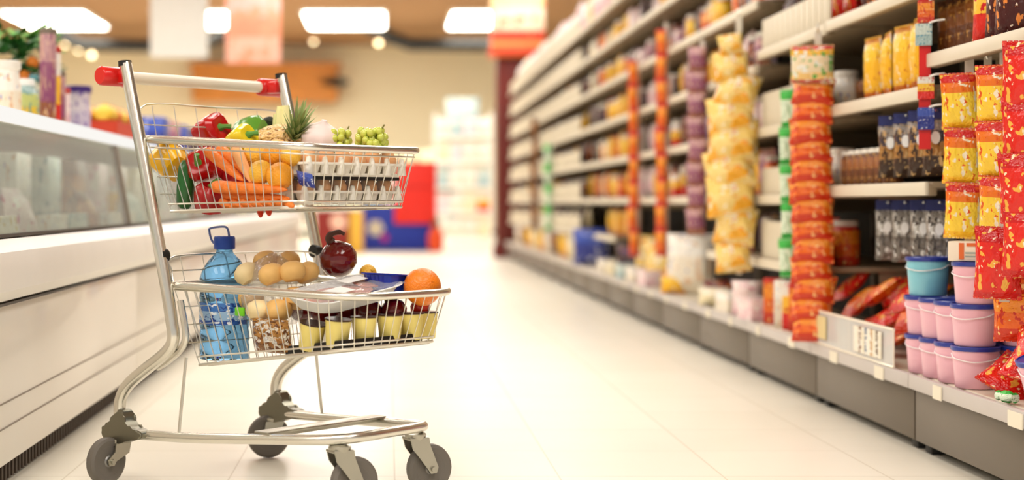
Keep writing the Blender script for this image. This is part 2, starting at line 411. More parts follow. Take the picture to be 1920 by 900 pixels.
# ------------------------------------------------------------------ goods: prototypes
proto = {}
def bag_proto(key, w_, h_, d_, seed, parts=False, name='snack_bag'):
    if key in proto: return proto[key]
    if parts:
        o = thing(name, 'x', 'bag')
        obj('pouch', pillow(w_, h_, d_, seed), PK[key.split('|')[0]], o)
        for zz in (.004, h_-.004):
            q = B(); 
            for i in range(9): box(q, (-w_/2+w_*(i+.5)/9, 0, zz), (w_/9*.8, .004, .012))
            obj('seal', q, PK[key.split('|')[0]], o, smooth=False)
    else:
        o = obj(name, pillow(w_, h_, d_, seed, 7, 8), PK[key.split('|')[0]])
    o['category'] = 'bag'
    proto[key] = [o, False]; return proto[key]
def use(pr, loc, rot, label, group, scale=None, cat=None):
    o, used = pr
    if not used:
        pr[1] = True; o.location = loc; o.rotation_euler = rot if isinstance(rot, (tuple, list)) else (0, 0, rot)
        if scale: o.scale = (scale,)*3 if not isinstance(scale, (tuple, list)) else scale
    else: o = dup(o, loc, rot, scale=scale)
    o['label'] = label; o['group'] = group
    if cat: o['category'] = cat
    return o
def carton_proto(key, s, name='carton'):
    kk = 'box|%s|%s' % (key, s)
    if kk in proto: return proto[kk]
    q = B(); box(q, (0, 0, s[2]/2), s, .004)
    box(q, (0, -s[1]/2-.0008, s[2]*.93), (s[0]*.3, .001, s[2]*.06))
    o = obj(name, q, PK[key]); o['category'] = 'box'; proto[kk] = [o, False]; return proto[kk]
def jar_proto(key, r, h, lidm, parts=True, name='jar'):
    kk = 'jar|%s|%s' % (key, r)
    if kk in proto: return proto[kk]
    o = thing(name, 'x', 'jar')
    q = B(); lathe(q, [(r*.9, 0), (r, .006), (r, h*.78), (r*.8, h*.86), (r*.8, h*.88)], 18); obj('body', q, PK[key], o)
    q = B(); lathe(q, [(r*.86, h*.87), (r*.88, h*.875), (r*.88, h*.985), (r*.8, h)], 18); obj('lid', q, lidm, o)
    proto[kk] = [o, False]; return proto[kk]
LIDW = mat('lid_white', (240, 236, 226), .4); LIDR = mat('lid_red', (190, 40, 30), .4)

FACE = -PI/2            # local -Y (the printed face) turned towards the aisle
CN = {'yellow': 'yellow', 'orange': 'orange', 'pale': 'pale yellow', 'purple': 'purple', 'pink': 'pink', 'white': 'white', 'blue': 'blue', 'brown': 'brown', 'dark': 'dark', 'cream': 'cream', 'redyellow': 'red and yellow', 'wine': 'dark red', 'teal': 'pale teal', 'red': 'red'}
# fill of the bays further down
SHN = ['lowest', 'second', 'third', 'fourth', 'fifth', 'sixth', 'top']
def fill(k, z, zi, n, cols, kinds, hmax):
    y0 = bay_y(k)+.07; st = (BM_-.1)/n
    for i in range(n):
        c = random.choice(cols); kd = random.choice(kinds); yy = y0+(i+.5)*st-.02
        lab = lambda w_: f'{CN[c]} {w_}, {ORD[i]} from the near end, {SHN[zi+7-len(shelves_of(k)) if k > 2 else zi] if zi >= 0 else "base"} shelf of {ORD[k]} bay'
        x = SX+.10+random.uniform(-.01, .03)
        if kd == 'bag':
            use(bag_proto(c+'|s', .15, .19, .06, len(c)), (x, yy, z+.001), (0, 0, FACE+random.uniform(-.2, .2)), lab('snack bag'), 'bags on the aisle shelves', min(1.1, hmax/.19)*random.uniform(.93, 1))
        elif kd == 'box':
            s = random.choice([(.13, .08, .16), (.15, .09, .12)])
            use(carton_proto(c, s), (x, yy, z+.001), (0, 0, FACE), lab('carton'), 'cartons on the aisle shelves', min(1.0, hmax/s[2]))
        else:
            use(jar_proto(c, .045, .15, LIDW), (x-.01, yy, z+.001), 0, lab('jar'), 'jars on the aisle shelves', min(1, hmax/.15))
for k in range(3, NB):
    sh = shelves_of(k)
    for zi, z in enumerate(sh):
        hm = (sh[zi+1]-z-.062) if zi+1 < len(sh) else .3
        if k >= 9: cols = ['brown', 'yellow', 'wine', 'dark', 'dark', 'cream']
        else: cols = ['yellow', 'orange', 'pink', 'purple', 'yellow', 'dark', 'dark', 'blue', 'redyellow', 'wine', 'brown']
        if k == 8: cols = ['blue', 'dark', 'cream', 'orange', 'dark']
        if k == 7: cols = ['yellow', 'yellow', 'yellow', 'orange']
        if k == 6: cols = ['pink', 'purple', 'dark', 'pink', 'purple']
        if zi == len(sh)-1: cols = ['pink', 'white', 'pink', 'cream']
        if zi == len(sh)-1:
            for i in range(3):
                c = random.choice(cols); yy = bay_y(k)+.17+i*.31
                use(bag_proto(c+'|l', .26, .30, .12, len(c)+3), (SX+.14, yy, z+.001), (0, 0, FACE+random.uniform(-.3, .3)), f'large {CN[c]} bag, {ORD[i]} from the near end on top of {ORD[k]} bay', 'large bags on top of the shelving', random.uniform(.9, 1.1))
        else:
            fill(k, z, zi, 4 if k >= 9 else 6, cols, ['bag', 'bag', 'box', 'jar'], hm)
# second row on bay 3 trays and uppermost shelves of the near bays
for k in (1, 2):
    for z in SHELVES[k][-2:-1]:
        fill(k, z, 2 if k == 1 else 3, 5, ['wine', 'orange', 'yellow', 'wine'] if k == 1 else ['wine', 'red', 'dark'], ['bag'], .19)
for z, zi in ((.44, 0), (.68, 1), (.935, 2)):
    fill(2, z, zi, 5, ['brown', 'yellow', 'wine', 'orange', 'white'], ['bag', 'jar'], .17)

# ------------------------------------------------------------------ bay two: snack bags standing on the shelf
for i, px in enumerate((1638, 1666, 1695, 1722)):
    p = AX(px, 175, 1.475)
    use(bag_proto('yellow|n', .118, .205, .045, 5, True), (1.475, p.y, .961), (0, 0, FACE+.15*(-1)**i), f'yellow snack bag standing on the second bay shelf, {ORD[i]} from the dark gap', 'yellow snack bags in the second bay', random.uniform(.92, 1.0))
for i in range(4):
    p = AX(1572+i*15, 175, 1.56)
    use(bag_proto('brown|s2', .11, .10, .05, 2), (1.56, p.y, .961), (0, 0, FACE), f'small brown bag in the dark gap beside yellow bags, {ORD[i]} from the far end', 'small brown bags in the second bay')
for i in range(7):
    yy = 5.09-i*.072
    use(jar_proto('brown', .03, .108, LIDW), (1.47, yy, .706), 0, f'small brown jar with pale lid, {ORD[i]} from the far end of the second bay', 'small brown jars in the second bay')
# header bags on pegs
card = mat('header_card_blue', (36, 44, 110), .5); oval = mat('white_sticker', (246, 246, 246), .5); peg = M['zinc']
nutf = pack('print_nuts', [(0, (60, 38, 26)), (.35, (170, 120, 60)), (.6, (60, 50, 60)), (.8, (150, 140, 132))], [((200, 160, 100), 5, .58), ((60, 40, 30), 4, .6)], .2)
silv = pack('print_silver_bag', [(0, (120, 112, 104)), (.5, (170, 164, 156))], [((230, 228, 224), 3, .58), ((70, 62, 58), 4, .6)], .18, bump=.9)
def header_bag(nm, m, lab, loc, rz, grp, first):
    if first[0] is None:
        o = thing(nm, lab, 'bag', loc, rz, grp)
        obj('pouch', pillow(.085, .15, .045, 4), m, o)
        q = B(); box(q, (0, 0, .165), (.08, .004, .03), .001); obj('header_card', q, card, o, smooth=False)
        q = B(); lathe(q, [(.0, 0), (.0115, 0), (.0115, .003), (0, .003)], 20, lambda a, h: 1/ math.sqrt((math.cos(a))**2+(math.sin(a)/1.5)**2)); 
        obj('sticker', q, oval, o, (0, -.026, .10), (PI/2, 0, 0))
        q = B(); tube(q, [(0, -.03, .172), (0, .19, .172), (0, .2, .176)], .003); obj('peg', q, peg, o)
        first[0] = o; return o
    return dup(first[0], loc, rz, lab, grp)
f1, f2 = [None], [None]
for i, px in enumerate((1674, 1703, 1731, 1759)):
    p = AX(px, 300, 1.46)
    header_bag('hanging_pouch', nutf, f'brown nut pouch with blue card hanging under the yellow bags, {ORD[i]} from the far end', (1.46, p.y, .722), -.55, 'nut pouches hanging in the second bay', f1)
for i, px in enumerate((1668, 1700, 1735, 1765)):
    p = AX(px, 300, 1.50)
    header_bag('clear_pouch', silv, f'silvery clear pouch with white sticker hanging above the plastic tubs, {ORD[i]} from the far end', (1.50, p.y, .478), -.5, 'silvery pouches hanging above the tubs', f2)
f3 = [None]
netb = pack('print_dark_net', [(0, (26, 26, 44)), (.5, (36, 40, 70))], [((120, 130, 170), 12, .62)], .4)
for i in range(4):
    header_bag('net_bag', netb, f'dark blue net bag hanging deep in the second bay, {ORD[i]} from the orange strip', (1.73, 5.10-i*.12, .48), -.7, 'dark net bags in the second bay', f3)

# red snack packs heaped behind the little fence of bay two
t = thing('wire_fence_panel', 'clear front fence panel with a cream ticket below the dark net bags', 'fence panel', (0, 0, 0))
fence_f = film('fence_clear', (244, 238, 222), .7, .42, 0)
q = B(); box(q, (FX-.012, 4.80, .255), (.004, .94, .1), .001); obj('clear_sheet', q, fence_f, t, smooth=False)
q = B()
for zz in (.205, .306): tube(q, [(FX-.012, 4.33, zz), (FX-.012, 5.27, zz)], .004)
for i in range(10): tube(q, [(FX-.012, 4.33+i*.1044, .205), (FX-.012, 4.33+i*.1044, .306)], .0022)
obj('wire_frame', q, M['cream_plastic'], t)
tk = mat('ticket_ochre', (222, 204, 150), .6)
q = B(); box(q, (FX-.018, 5.08, .258), (.003, .2, .07)); obj('ticket', q, tk, t, smooth=False)
stripe = pack('ticket_stripes', [(0, (236, 228, 206)), (.1, (120, 100, 80)), (.18, (236, 228, 206)), (.3, (196, 150, 90)), (.38, (240, 236, 220)), (.5, (90, 110, 140)), (.58, (236, 226, 200)), (.7, (130, 90, 60)), (.8, (240, 232, 214))], [((240, 236, 224), 6, .55)], .5, axis=1, bump=0)
q = B(); box(q, (FX-.018, 4.55, .255), (.003, .26, .075)); obj('striped_ticket', q, stripe, t, smooth=False)
n_ = 0
for i in range(9):
    for j in range(2):
        yy = 4.42+i*.10; c = ('red', 'orange')[(i+j) % 2]
        use(bag_proto(c+'|flat', .12, .14, .04, i % 3, True, 'snack_pack'), (1.46+j*.12, yy, .232+.05*((i+j) % 3)), (random.uniform(-1.2, -.7), random.uniform(-.3, .3), FACE+random.uniform(-.5, .5)),
            f'{c} snack pack heaped behind the clear fence, {ORD[i]} from the near end, {"front" if j == 0 else "rear"} row', 'snack packs heaped behind the fence')

# ------------------------------------------------------------------ bay one: plastic tubs
pinkm = mat('tub_pink', (240, 186, 200), .35, coat=.2); cyanm = mat('tub_cyan', (136, 206, 222), .35, coat=.2)
bluem = mat('lid_navy', (40, 58, 150), .35, coat=.2); hwhite = mat('handle_white', (246, 242, 240), .4)
def tub(m, lab, loc, rot=0, grp='pink tubs with navy lids'):
    o = thing('plastic_tub', lab, 'tub', loc, rot, grp)
    q = B(); lathe(q, [(.0, 0), (.046, 0), (.048, .003), (.0545, .086), (.0545, .092)], 28); obj('body', q, m, o)
    q = B(); lathe(q, [(.0, .091), (.0575, .091), (.0585, .094), (.0585, .1005), (.055, .1025), (.054, .1), (0, .1)], 28); obj('lid', q, bluem, o)
    q = B(); tube(q, smooth_path([(-.056, 0, .082), (-.045, -.034, .072), (0, -.0605, .066), (.045, -.034, .072), (.056, 0, .082)], 6), .0015, 6); obj('handle', q, hwhite, o)
    return o
TY = (3.91, 4.03, 4.145, 4.26)
TH = .1028; X0 = FX+.055
pt = None
for lv in range(3):
    for i, yy in enumerate(TY):
        if lv == 2 and i not in (0, 3): continue
        for j in range(2):
            if lv == 2 and j: continue
            m = cyanm if (lv == 2 and i == 3) else pinkm
            lab = ('pale blue tub on top of the far end of the pink tub stack' if m is cyanm else
                   'pink tub on top of the stack, with a carton on its lid' if lv == 2 else
                   f'pink tub with navy lid, {("bottom", "middle")[lv]} tier, {ORD[i]} from the near end, {"front" if j == 0 else "back"} row')
            loc = (X0+j*.12+(.0 if lv != 2 else .002), yy+(.004 if lv == 1 else 0), .1985+lv*TH)
            rr = random.uniform(-.5, .1)-.4
            if m is cyanm: tub(m, lab, loc, rr, 'tubs on the base shelf')
            elif pt is None: pt = tub(m, lab, loc, rr)
            else: dup(pt, loc, rr, lab)
# tilted tub at the near end with red packs against it
dup(pt, (X0+.005, 3.475, .216), (.14, -.16, -.4), 'pink tub tilted towards the aisle at the near end of the base shelf', 'pink tubs with navy lids')
t = thing('carton_pack', 'small white and orange carton lying on the lid of the top pink tub', 'box', (X0, 3.91, .1985+3*TH+.001), -.62)
cm = mat('carton_white', (240, 228, 208), .5); co = mat('carton_orange', (226, 110, 50), .5); cg = mat('carton_grey', (160, 170, 160), .5)
q = B(); box(q, (0, 0, .024), (.11, .08, .048), .002); bd = obj('body', q, cm, t)
q = B(); box(q, (-.022, -.0405, .024), (.012, .002, .04)); box(q, (.005, -.0405, .04), (.03, .002, .008)); obj('printed_band', q, co, t, smooth=False)
q = B(); box(q, (.004, -.0405, .02), (.035, .002, .004)); box(q, (.004, -.0405, .012), (.035, .002, .003)); obj('printed_lines', q, cg, t, smooth=False)
for i, (px, py, rx, ry) in enumerate(((1862, 672, -1.1, .5), (1893, 650, -1.0, .2), (1905, 628, -.9, -.3), (1868, 706, -1.25, .6))):
    p = AX(px, py, 1.40)
    use(bag_proto('red|flat', .12, .14, .04, 1, True), (1.41+.02*i, p.y, (.215, .25, .30, .205)[i]), (rx, ry, -.7), f'red snack pack leaning on the tilted tub at the near end, {("second lowest", "second highest", "highest", "lowest")[i]}', 'red packs beside the tilted tub')
t = thing('green_wrapped_sweet', 'small green and cream wrapped sweet lying in front of the lowest red pack', 'sweet', (1.392, 3.60, .1985), .3)
q = B(); lathe(q, [(.0, -.03), (.012, -.028), (.005, -.018), (.014, -.008), (.014, .008), (.005, .018), (.012, .028), (0, .03)], 12, c=(0, 0, .015), axis='y'); obj('wrapper', q, PK['green'], t)

# ------------------------------------------------------------------ hanging strips
stripm = mat('strip_plastic', (226, 220, 206), .4)
def hang(px, py0, py1, X, key, w_, n, label, grp, rz=-.5, d_=.035, over=1.25, name='snack_bag', parts=True, stripname='hanging_strip', jit=.06, tilt=.1, prof=None):
    p0, p1 = AX(px, py0, X), AX(px, py1, X); y = p0.y; z0, z1 = p1.z, p0.z; st = (z1-z0)/n
    s = thing(stripname, f'pale merchandising strip carrying the {label}', 'strip', (X+.03, y+.03, z0), rz, 'merchandising strips hung along the aisle')
    q = B(); box(q, (0, 0, (z1-z0)/2+.02), (.022, .002, z1-z0+.06), .0005); obj('band', q, stripm, s, smooth=False)
    q = B(); tube(q, [(0, 0, z1-z0+.045), (0, -.012, z1-z0+.06), (0, .0, z1-z0+.075)], .003, 6); obj('hook', q, peg, s)
    hh = st*over
    pr = bag_proto(f'{key}|{w_}{hh:.3f}', w_, hh, d_, n, parts, name)
    for i in range(n):
        zz = z1-st*(i+1)
        use(pr, (X+random.uniform(-.004, .004), y+.004*(i % 2), zz), (tilt+random.uniform(-.05, .05), random.uniform(-jit, jit), rz+random.uniform(-jit, jit)),
            f'{CN.get(key, key)} {name.replace("_", " ")}, {ORD[i]} from the top of the {label}', grp, prof[i] if prof else None)
CN.update(candy='yellow and red', topmulti='festive', green='green and white')
hang(1803, 138, 446, 1.415, 'candy', .088, 3, 'strip above the white carton', 'packs on the yellow and red strip', -.42, .03, 1.0, 'candy_pack')
hang(1838, 142, 440, 1.475, 'candy', .085, 3, 'second yellow and red strip', 'packs on the second yellow strip', -.9, .03, 1.0, 'candy_pack')
hang(1868, 128, 440, 1.425, 'candy', .09, 3, 'strip beside big red one', 'packs on the red and yellow strip', -.75, .035, 1.05)
hang(1924, 104, 520, 1.41, 'red', .105, 4, 'big red strip', 'bags on the big red strip', -.35, .05, 1.25)
hang(1868, 425, 560, 1.385, 'red', .105, 1, 'short low red strip', 'bag on the short red strip', -.4, .05, 1.0)
hang(1912, 470, 640, 1.46, 'orange', .12, 2, 'short orange strip', 'bags on the short orange strip', -.5, .05, 1.2)
hang(1522, 158, 640, 1.35, 'orange', .135, 13, 'long orange strip', 'packs on the long orange strip', -.38, .062, 1.35, 'snack_pack', jit=.1, tilt=-.3)
hang(1521, 86, 156, 1.345, 'topmulti', .138, 1, 'festive strip above the orange one', 'festive bag', -.38, .05, 1.0)
hang(1477, 172, 520, 1.385, 'green', .05, 5, 'narrow green strip', 'packs on the green strip', -.5, .03, 1.05, 'candy_pack')
hang(1374, 52, 510, 1.32, 'pale', .175, 9, 'thick pale yellow strip', 'bags on the pale yellow strip', -.3, .12, 1.45, jit=.28, tilt=-.2, prof=[.55, .8, .95, 1.05, 1.15, 1.15, 1.1, .95, .8])
hang(1307, 95, 440, 1.365, 'purple', .085, 8, 'purple and brown strip', 'packs on the purple strip', -.4, .05, 1.15, 'snack_pack')
hang(1240, 60, 480, 1.38, 'orange', .058, 9, 'first slim orange strip', 'packs on the first slim orange strip', -.4, .04, 1.1, 'snack_pack', parts=False)
hang(1188, 118, 480, 1.38, 'orange', .058, 8, 'second slim orange strip', 'packs on the second slim orange strip', -.4, .04, 1.1, 'snack_pack', parts=False)
hang(1028, 275, 432, 1.38, 'green', .06, 4, 'far green strip', 'packs on the far green strip', -.4, .04, 1.1, 'snack_pack', parts=False)
hang(1002, 225, 432, 1.38, 'brown', .06, 5, 'far brown strip', 'packs on the far brown strip', -.4, .04, 1.1, 'snack_pack', parts=False)

# clip strip with little cards on the upright between bays one and two
t = thing('clip_strip', 'narrow red clip strip with small coloured cards at the joint of first and second bay', 'strip', (1.405, 4.19, 0), -.35)
q = B(); box(q, (0, .004, 1.02), (.03, .002, .46), .0005); obj('band', q, M['red_plastic'], t, smooth=False)
for i, (z, c) in enumerate(((1.22, 'wine'), (1.15, 'orange'), (1.09, 'teal'), (.95, 'redyellow'), (.87, 'blue'))):
    q = B(); box(q, (random.uniform(-.004, .004), -.004, z), (.042, .006, .058), .001); cd = obj('card', q, PK[c], t, smooth=False)
    q = B(); tube(q, [(.012, -.006, z+.03), (.028, -.02, z+.034), (.05, -.02, z+.036)], .0028, 6); obj('hook', q, M['white_enamel'], cd)

# bags on the upper shelf of bay one
for i, (px, c) in enumerate(((1868, 'redyellow'), (1893, 'wine'), (1912, 'wine'))):
    p = AX(px, 40, 1.47)
    use(bag_proto(c+'|up', .13, .19, .055, 6, True), (1.47, p.y, 1.041), (0, 0, -.9), f'{CN[c]} bag on the upper first bay shelf, {ORD[i]} from the clip strip', 'bags on the upper shelf of the first bay')
for i in range(4):
    p = AX(1785+i*17, 60, 1.56)
    use(bag_proto('brown|up', .10, .17, .04, 3), (1.56, p.y, 1.041), (0, 0, -1.0), f'dark orange pouch at the back of upper first bay shelf, {ORD[i]} from the clip strip', 'pouches at the rear of the upper shelf')

# goods on the base deck
def deck_bag(px, py, X, key, w_, h_, d_, label, rz=-.9, rx=0, grp='goods on the base shelf'):
    if h_ >= .2 and key != 'blue': X += .03
    p = AX(px, py, X)
    o = obj('goods_bag', pillow(w_, h_, d_, px % 7), PK[key], None, (X, p.y, .2), (rx, 0, rz)); setp(o, label, 'bag', grp); return o
deck_bag(1290, 545, 1.45, 'white', .26, .30, .14, 'large white bag leaning on the base shelf of fifth bay', -.6, -.15)
deck_bag(1240, 545, 1.45, 'pale', .22, .24, .12, 'pale yellow bag next to the large white one on the base shelf', -.6, -.15)
deck_bag(1262, 548, 1.41, 'yellow', .13, .09, .08, 'small yellow bag lying in front of the large white bag', -.5)
deck_bag(1402, 590, 1.43, 'pink', .13, .14, .08, 'pinkish white bag on the base shelf of the fourth bay', -.5)
deck_bag(1352, 560, 1.46, 'wine', .16, .11, .10, 'dark red bag lying low below the pale yellow strip', -.5)
deck_bag(1338, 560, 1.42, 'cream', .14, .08, .08, 'small cream bag in front of the dark red bag', -.5)
deck_bag(1108, 490, 1.46, 'blue', .28, .26, .14, 'blue bag on the base shelf of the ninth bay', -.5)
deck_bag(1190, 510, 1.46, 'dark', .24, .2, .12, 'dark bag on the base shelf past the slim orange strips', -.5)
deck_bag(1215, 505, 1.47, 'pale', .16, .26, .10, 'pale tan loaf bag on the base shelf below the slim orange strip', -.5)
for i, (px, c) in enumerate(((1452, 'orange'), (1472, 'white'), (1488, 'redyellow'), (1500, 'orange'))):
    p = AX(px, 580, 1.44)
    use(carton_proto(c, (.07, .05, .17)), (1.44, p.y, .199), (0, 0, -.5), f'tall narrow {CN[c]} carton under the green strip, {ORD[i]} from the far end', 'tall cartons under the green strip')
for i in (1, 2, 7, 8, 9, 10, 11):
    yy = 5.75+i*.42; c = ('white', 'pink', 'white', 'teal', 'cream', 'white')[i % 6]
    use(carton_proto(c, (.17, .10, .085)), (1.42, yy, .199), (0, 0, FACE+.1), f'low {CN[c]} carton at the base shelf edge, {ORD[(1, 2, 7, 8, 9, 10, 11).index(i)]} from the long orange strip', 'low cartons along the base shelf')
for i in range(10):
    yy = 12.1+i*.64; c = ('yellow', 'cream', 'yellow', 'brown', 'white')[i % 5]
    use(bag_proto(c+'|l', .26, .30, .12, 4), (1.47, yy, .199), (0, 0, FACE+.2), f'{CN[c]} bag on the far base shelf, {ORD[i]} beyond the blue bag', 'bags on the far base shelf', .7)

# ------------------------------------------------------------------ the freezer cases on the other side
FZ = -.868
def freezer(k, y0, L_):
    t = thing('freezer_case', f'white chest freezer case with glass front, {ORD[k]} from the near end', 'freezer', (0, y0+L_/2, 0), 0, 'freezer cases along the aisle')
    l = L_-.006
    q = B(); box(q, (FZ-.33, 0, .027), (.60, l, .054)); 
    tk_ = obj('toe_kick', q, M['foot'], t, smooth=False)
    q = B()
    n = int(l/.035)
    for i in range(n): box(q, (FZ-.026, -l/2+.0175+i*l/n, .029), (.012, .016, .048))
    obj('grille', q, M['grille'], tk_, smooth=False)
    q = B(); box(q, (FZ-.37, 0, .2375), (.74, l, .365), .004); obj('body', q, M['cream_enamel'], t)
    for z in (.14, .197):
        q = B(); box(q, (FZ+.0005, 0, z), (.003, l, .003)); obj('groove', q, M['groove'], t, smooth=False)
    # bumper band with a rounded nose
    prof = [(FZ-.04, .425), (FZ+.012, .43), (FZ+.034, .455), (FZ+.036, .50), (FZ+.026, .54), (FZ-.01, .565), (FZ-.06, .57)]
    q = B(); v = [[q.verts.new((x, s*l/2, z)) for x, z in prof] for s in (-1, 1)]
    for i in range(len(prof)): j = (i+1) % len(prof); q.faces.new((v[0][i], v[0][j], v[1][j], v[1][i]))
    q.faces.new(v[0][::-1]); q.faces.new(v[1]); obj('bumper', q, M['bumper'], t)
    q = B(); box(q, (FZ+.006, 0, .422), (.012, l, .006)); obj('bumper_seal', q, M['dark_trim'], t, smooth=False)
    q = B(); box(q, (FZ-.028, 0, .573), (.02, l, .008)); obj('glass_seal', q, M['dark_trim'], t, smooth=False)
    # glass front leaning back to the top rail
    q = B(); box(q, (FZ-.054, 0, .71), (.006, l-.02, .28), 0, rot_e(0, -.18, 0)); obj('glass_front', q, M['glass'], t, smooth=False)
    q = B(); box(q, (FZ-.10, 0, .866), (.055, l, .042), .008); obj('top_rail', q, M['white_enamel'], t)
    for s in (-1, 1):
        q = B(); box(q, (FZ-.058, s*(l/2-.012), .71), (.02, .022, .28), .002, rot_e(0, -.18, 0)); obj('glass_post', q, M['upright'], t)
    q = B(); box(q, (FZ-.86, 0, .50), (.12, l, .9), .004); box(q, (FZ-.42, 0, .40), (.78, l-.02, .02)); obj('inner_tank', q, M['freezer_in'], t, smooth=False)
    q = B(); box(q, (FZ-.46, 0, .876), (.68, l, .014), .004); obj('top_shelf', q, M['white_enamel'], t)
    q = B(); box(q, (FZ-.0715, 0, .867), (.006, l-.004, .038), .002); obj('light_strip', q, M['striplight'], t)
    q = B(); tube(q, [(FZ-.12, -l/2+.06, .862), (FZ-.12, l/2-.06, .862)], .009, 8); obj('added_light_tube', q, M['fill_glow'], t)  # unseen tube added behind the rail to brighten the freezer inside
    return t
FL = 2.5
for k in range(5): freezer(k, 3.03+FL*k, FL)
# frozen goods seen through the glass
fr_cols = ['white', 'teal', 'cream', 'pink', 'white', 'teal', 'brown', 'white']
for i in range(22):
    yy = 3.75+i*.36; c = fr_cols[i % 8]
    if i % 3 == 0:
        use(bag_proto(c+'|l', .26, .30, .12, 5), (FZ-.24, yy, .411), (-.12, 0, PI/2+random.uniform(-.2, .2)), f'frosty {CN[c]} bag behind the freezer glass, {ORD[i]} package from the near end', 'frozen packages behind the glass', .95)
    else:
        use(carton_proto(c, (.26, .08, .20)), (FZ-.22, yy, .411), (-.1, 0, PI/2), f'{CN[c]} frozen carton behind the freezer glass, {ORD[i]} package from the near end', 'frozen packages behind the glass')
for i in range(16):
    yy = 3.9+i*.5; c = ['pink', 'redyellow', 'cream', 'white', 'teal', 'brown'][i % 6]
    use(carton_proto(c, (.22, .12, .14)), (FZ-.42, yy, .412), (0, 0, PI/2), f'{CN[c]} carton in the rear row of the freezer, {ORD[i]} from the near end', 'frozen cartons in the rear row', (1, 1, 2.9))
t = thing('wire_divider', 'grey wire divider standing behind the near freezer glass', 'divider', (FZ-.12, 3.72, .411))
q = B(); tube(q, [(0, 0, 0), (0, 0, .25), (-.3, 0, .25), (-.3, 0, 0)], .005, 6)
for i in range(1, 5): tube(q, [(-.3*i/5, 0, 0), (-.3*i/5, 0, .25)], .0025, 6)
obj('frame', q, M['upright'], t)

# goods standing on the freezer top
TOP = .884
def bottle(px, X, h, r, body, capm, label, name='bottle', neck=.4, group=None):
    p = AX(px, 200, X)
    t = thing(name, label, 'bottle', (X, p.y, TOP), 0, group)
    q = B(); lathe(q, [(r*.92, 0), (r, .01), (r, h*.62), (r*.9, h*.7), (r*neck, h*.84), (r*neck, h*.88)], 22); obj('body', q, body, t)
    q = B(); lathe(q, [(r*neck*1.1, h*.87), (r*neck*1.15, h*.88), (r*neck*1.15, h*.985), (r*neck, h)], 18); obj('cap', q, capm, t)
    return t
bottle(12, -1.17, .20, .045, PK['white'], LIDW, 'white bottle standing on the freezer top in front of the green plant', neck=.85)
bottle(145, -1.17, .205, .05, pack('print_lilac', [(0, (196, 186, 206)), (.6, (216, 206, 216))], [((120, 90, 170), 5, .58)], .4), mat('cap_purple', (64, 40, 120), .4), 'lilac tub with purple cap on the freezer top beside the fruit tray', 'bottle', .95)
bottle(47, -1.16, .16, .045, pack('print_lime', [(0, (222, 190, 60)), (.5, (190, 200, 120)), (.8, (170, 200, 200))], [((90, 150, 150), 4, .6)], .4), M['sign_white'], 'yellow green bottle standing between the plant and the tall tubes', 'bottle', .6)
bottle(64, -1.2, .20, .03, PK['teal'], mat('cap_teal', (90, 150, 160), .4), 'slim teal bottle standing beside the tall tubes on the freezer', 'bottle', .5)
# leafy plant
t = thing('leafy_plant', 'bushy dark green plant with orange fruit standing on the freezer top', 'plant', (-1.36, 5.62, TOP))
leafm = mat('leaf_dark_green', (36, 96, 34), .5, vary=.3); leafl = mat('leaf_light_green', (104, 176, 70), .5, vary=.2)
q = B(); lathe(q, [(.06, 0), (.075, .09), (.08, .095), (.07, .095)], 20); obj('pot', q, mat('pot_brown', (120, 80, 50), .6), t)
def leaves(n, lo, hi, seed, spread=.13):
    rnd = random.Random(seed); q = B()
    for i in range(n):
        a = rnd.uniform(0, 2*PI); r = spread*math.sqrt(rnd.random()); z = rnd.uniform(lo, hi)
        c = Vector((r*math.cos(a), r*math.sin(a), z)); d = Vector((math.cos(a), math.sin(a), rnd.uniform(-.3, .8))).normalized()
        l = rnd.uniform(.05, .085); s = d.cross(Vector((0, 0, 1))).normalized()*l*.26; up = d.cross(s).normalized()*l*.08
        v = [q.verts.new(c), q.verts.new(c+d*l*.4+s+up), q.verts.new(c+d*l), q.verts.new(c+d*l*.4-s+up), q.verts.new(c+d*l*.45-up)]
        for x in ((0, 1, 4), (1, 2, 4), (2, 3, 4), (3, 0, 4)): q.faces.new([v[j] for j in x])
    return q
obj('foliage', leaves(420, .06, .36, 1, .17), leafm, t); obj('young_leaves', leaves(70, .30, .39, 2, .17), leafl, t)
for i, (x, y, z) in enumerate(((.11, -.12, .20), (.07, -.15, .16), (.13, -.09, .25))):
    q = B(); ball(q, (x, y, z), .022); obj('fruit', q, mat('small_orange_fruit', (226, 130, 40), .5), t)
# tall tubes
for i, (px, z, c) in enumerate(((90, .34, 'purple'), (99, .29, 'redyellow'), (108, .22, 'purple'), (117, .17, 'pink'))):
    p = AX(px, 200, -1.12-.01*i)
    t = thing('paper_tube', f'tall slim {CN[c]} tube on the freezer top, {("tallest", "second tallest", "third tallest", "shortest")[i]} of four', 'tube', p.to_tuple()[:2]+(TOP,), 0, 'slim tubes on the freezer top')
    q = B(); lathe(q, [(.026, 0), (.027, .004), (.027, z-.02), (.026, z-.018)], 18); obj('body', q, PK[c], t)
    q = B(); lathe(q, [(.027, z-.02), (.0285, z-.018), (.0285, z-.004), (.024, z)], 18); obj('lid', q, LIDR if i % 2 else M['upright'], t)
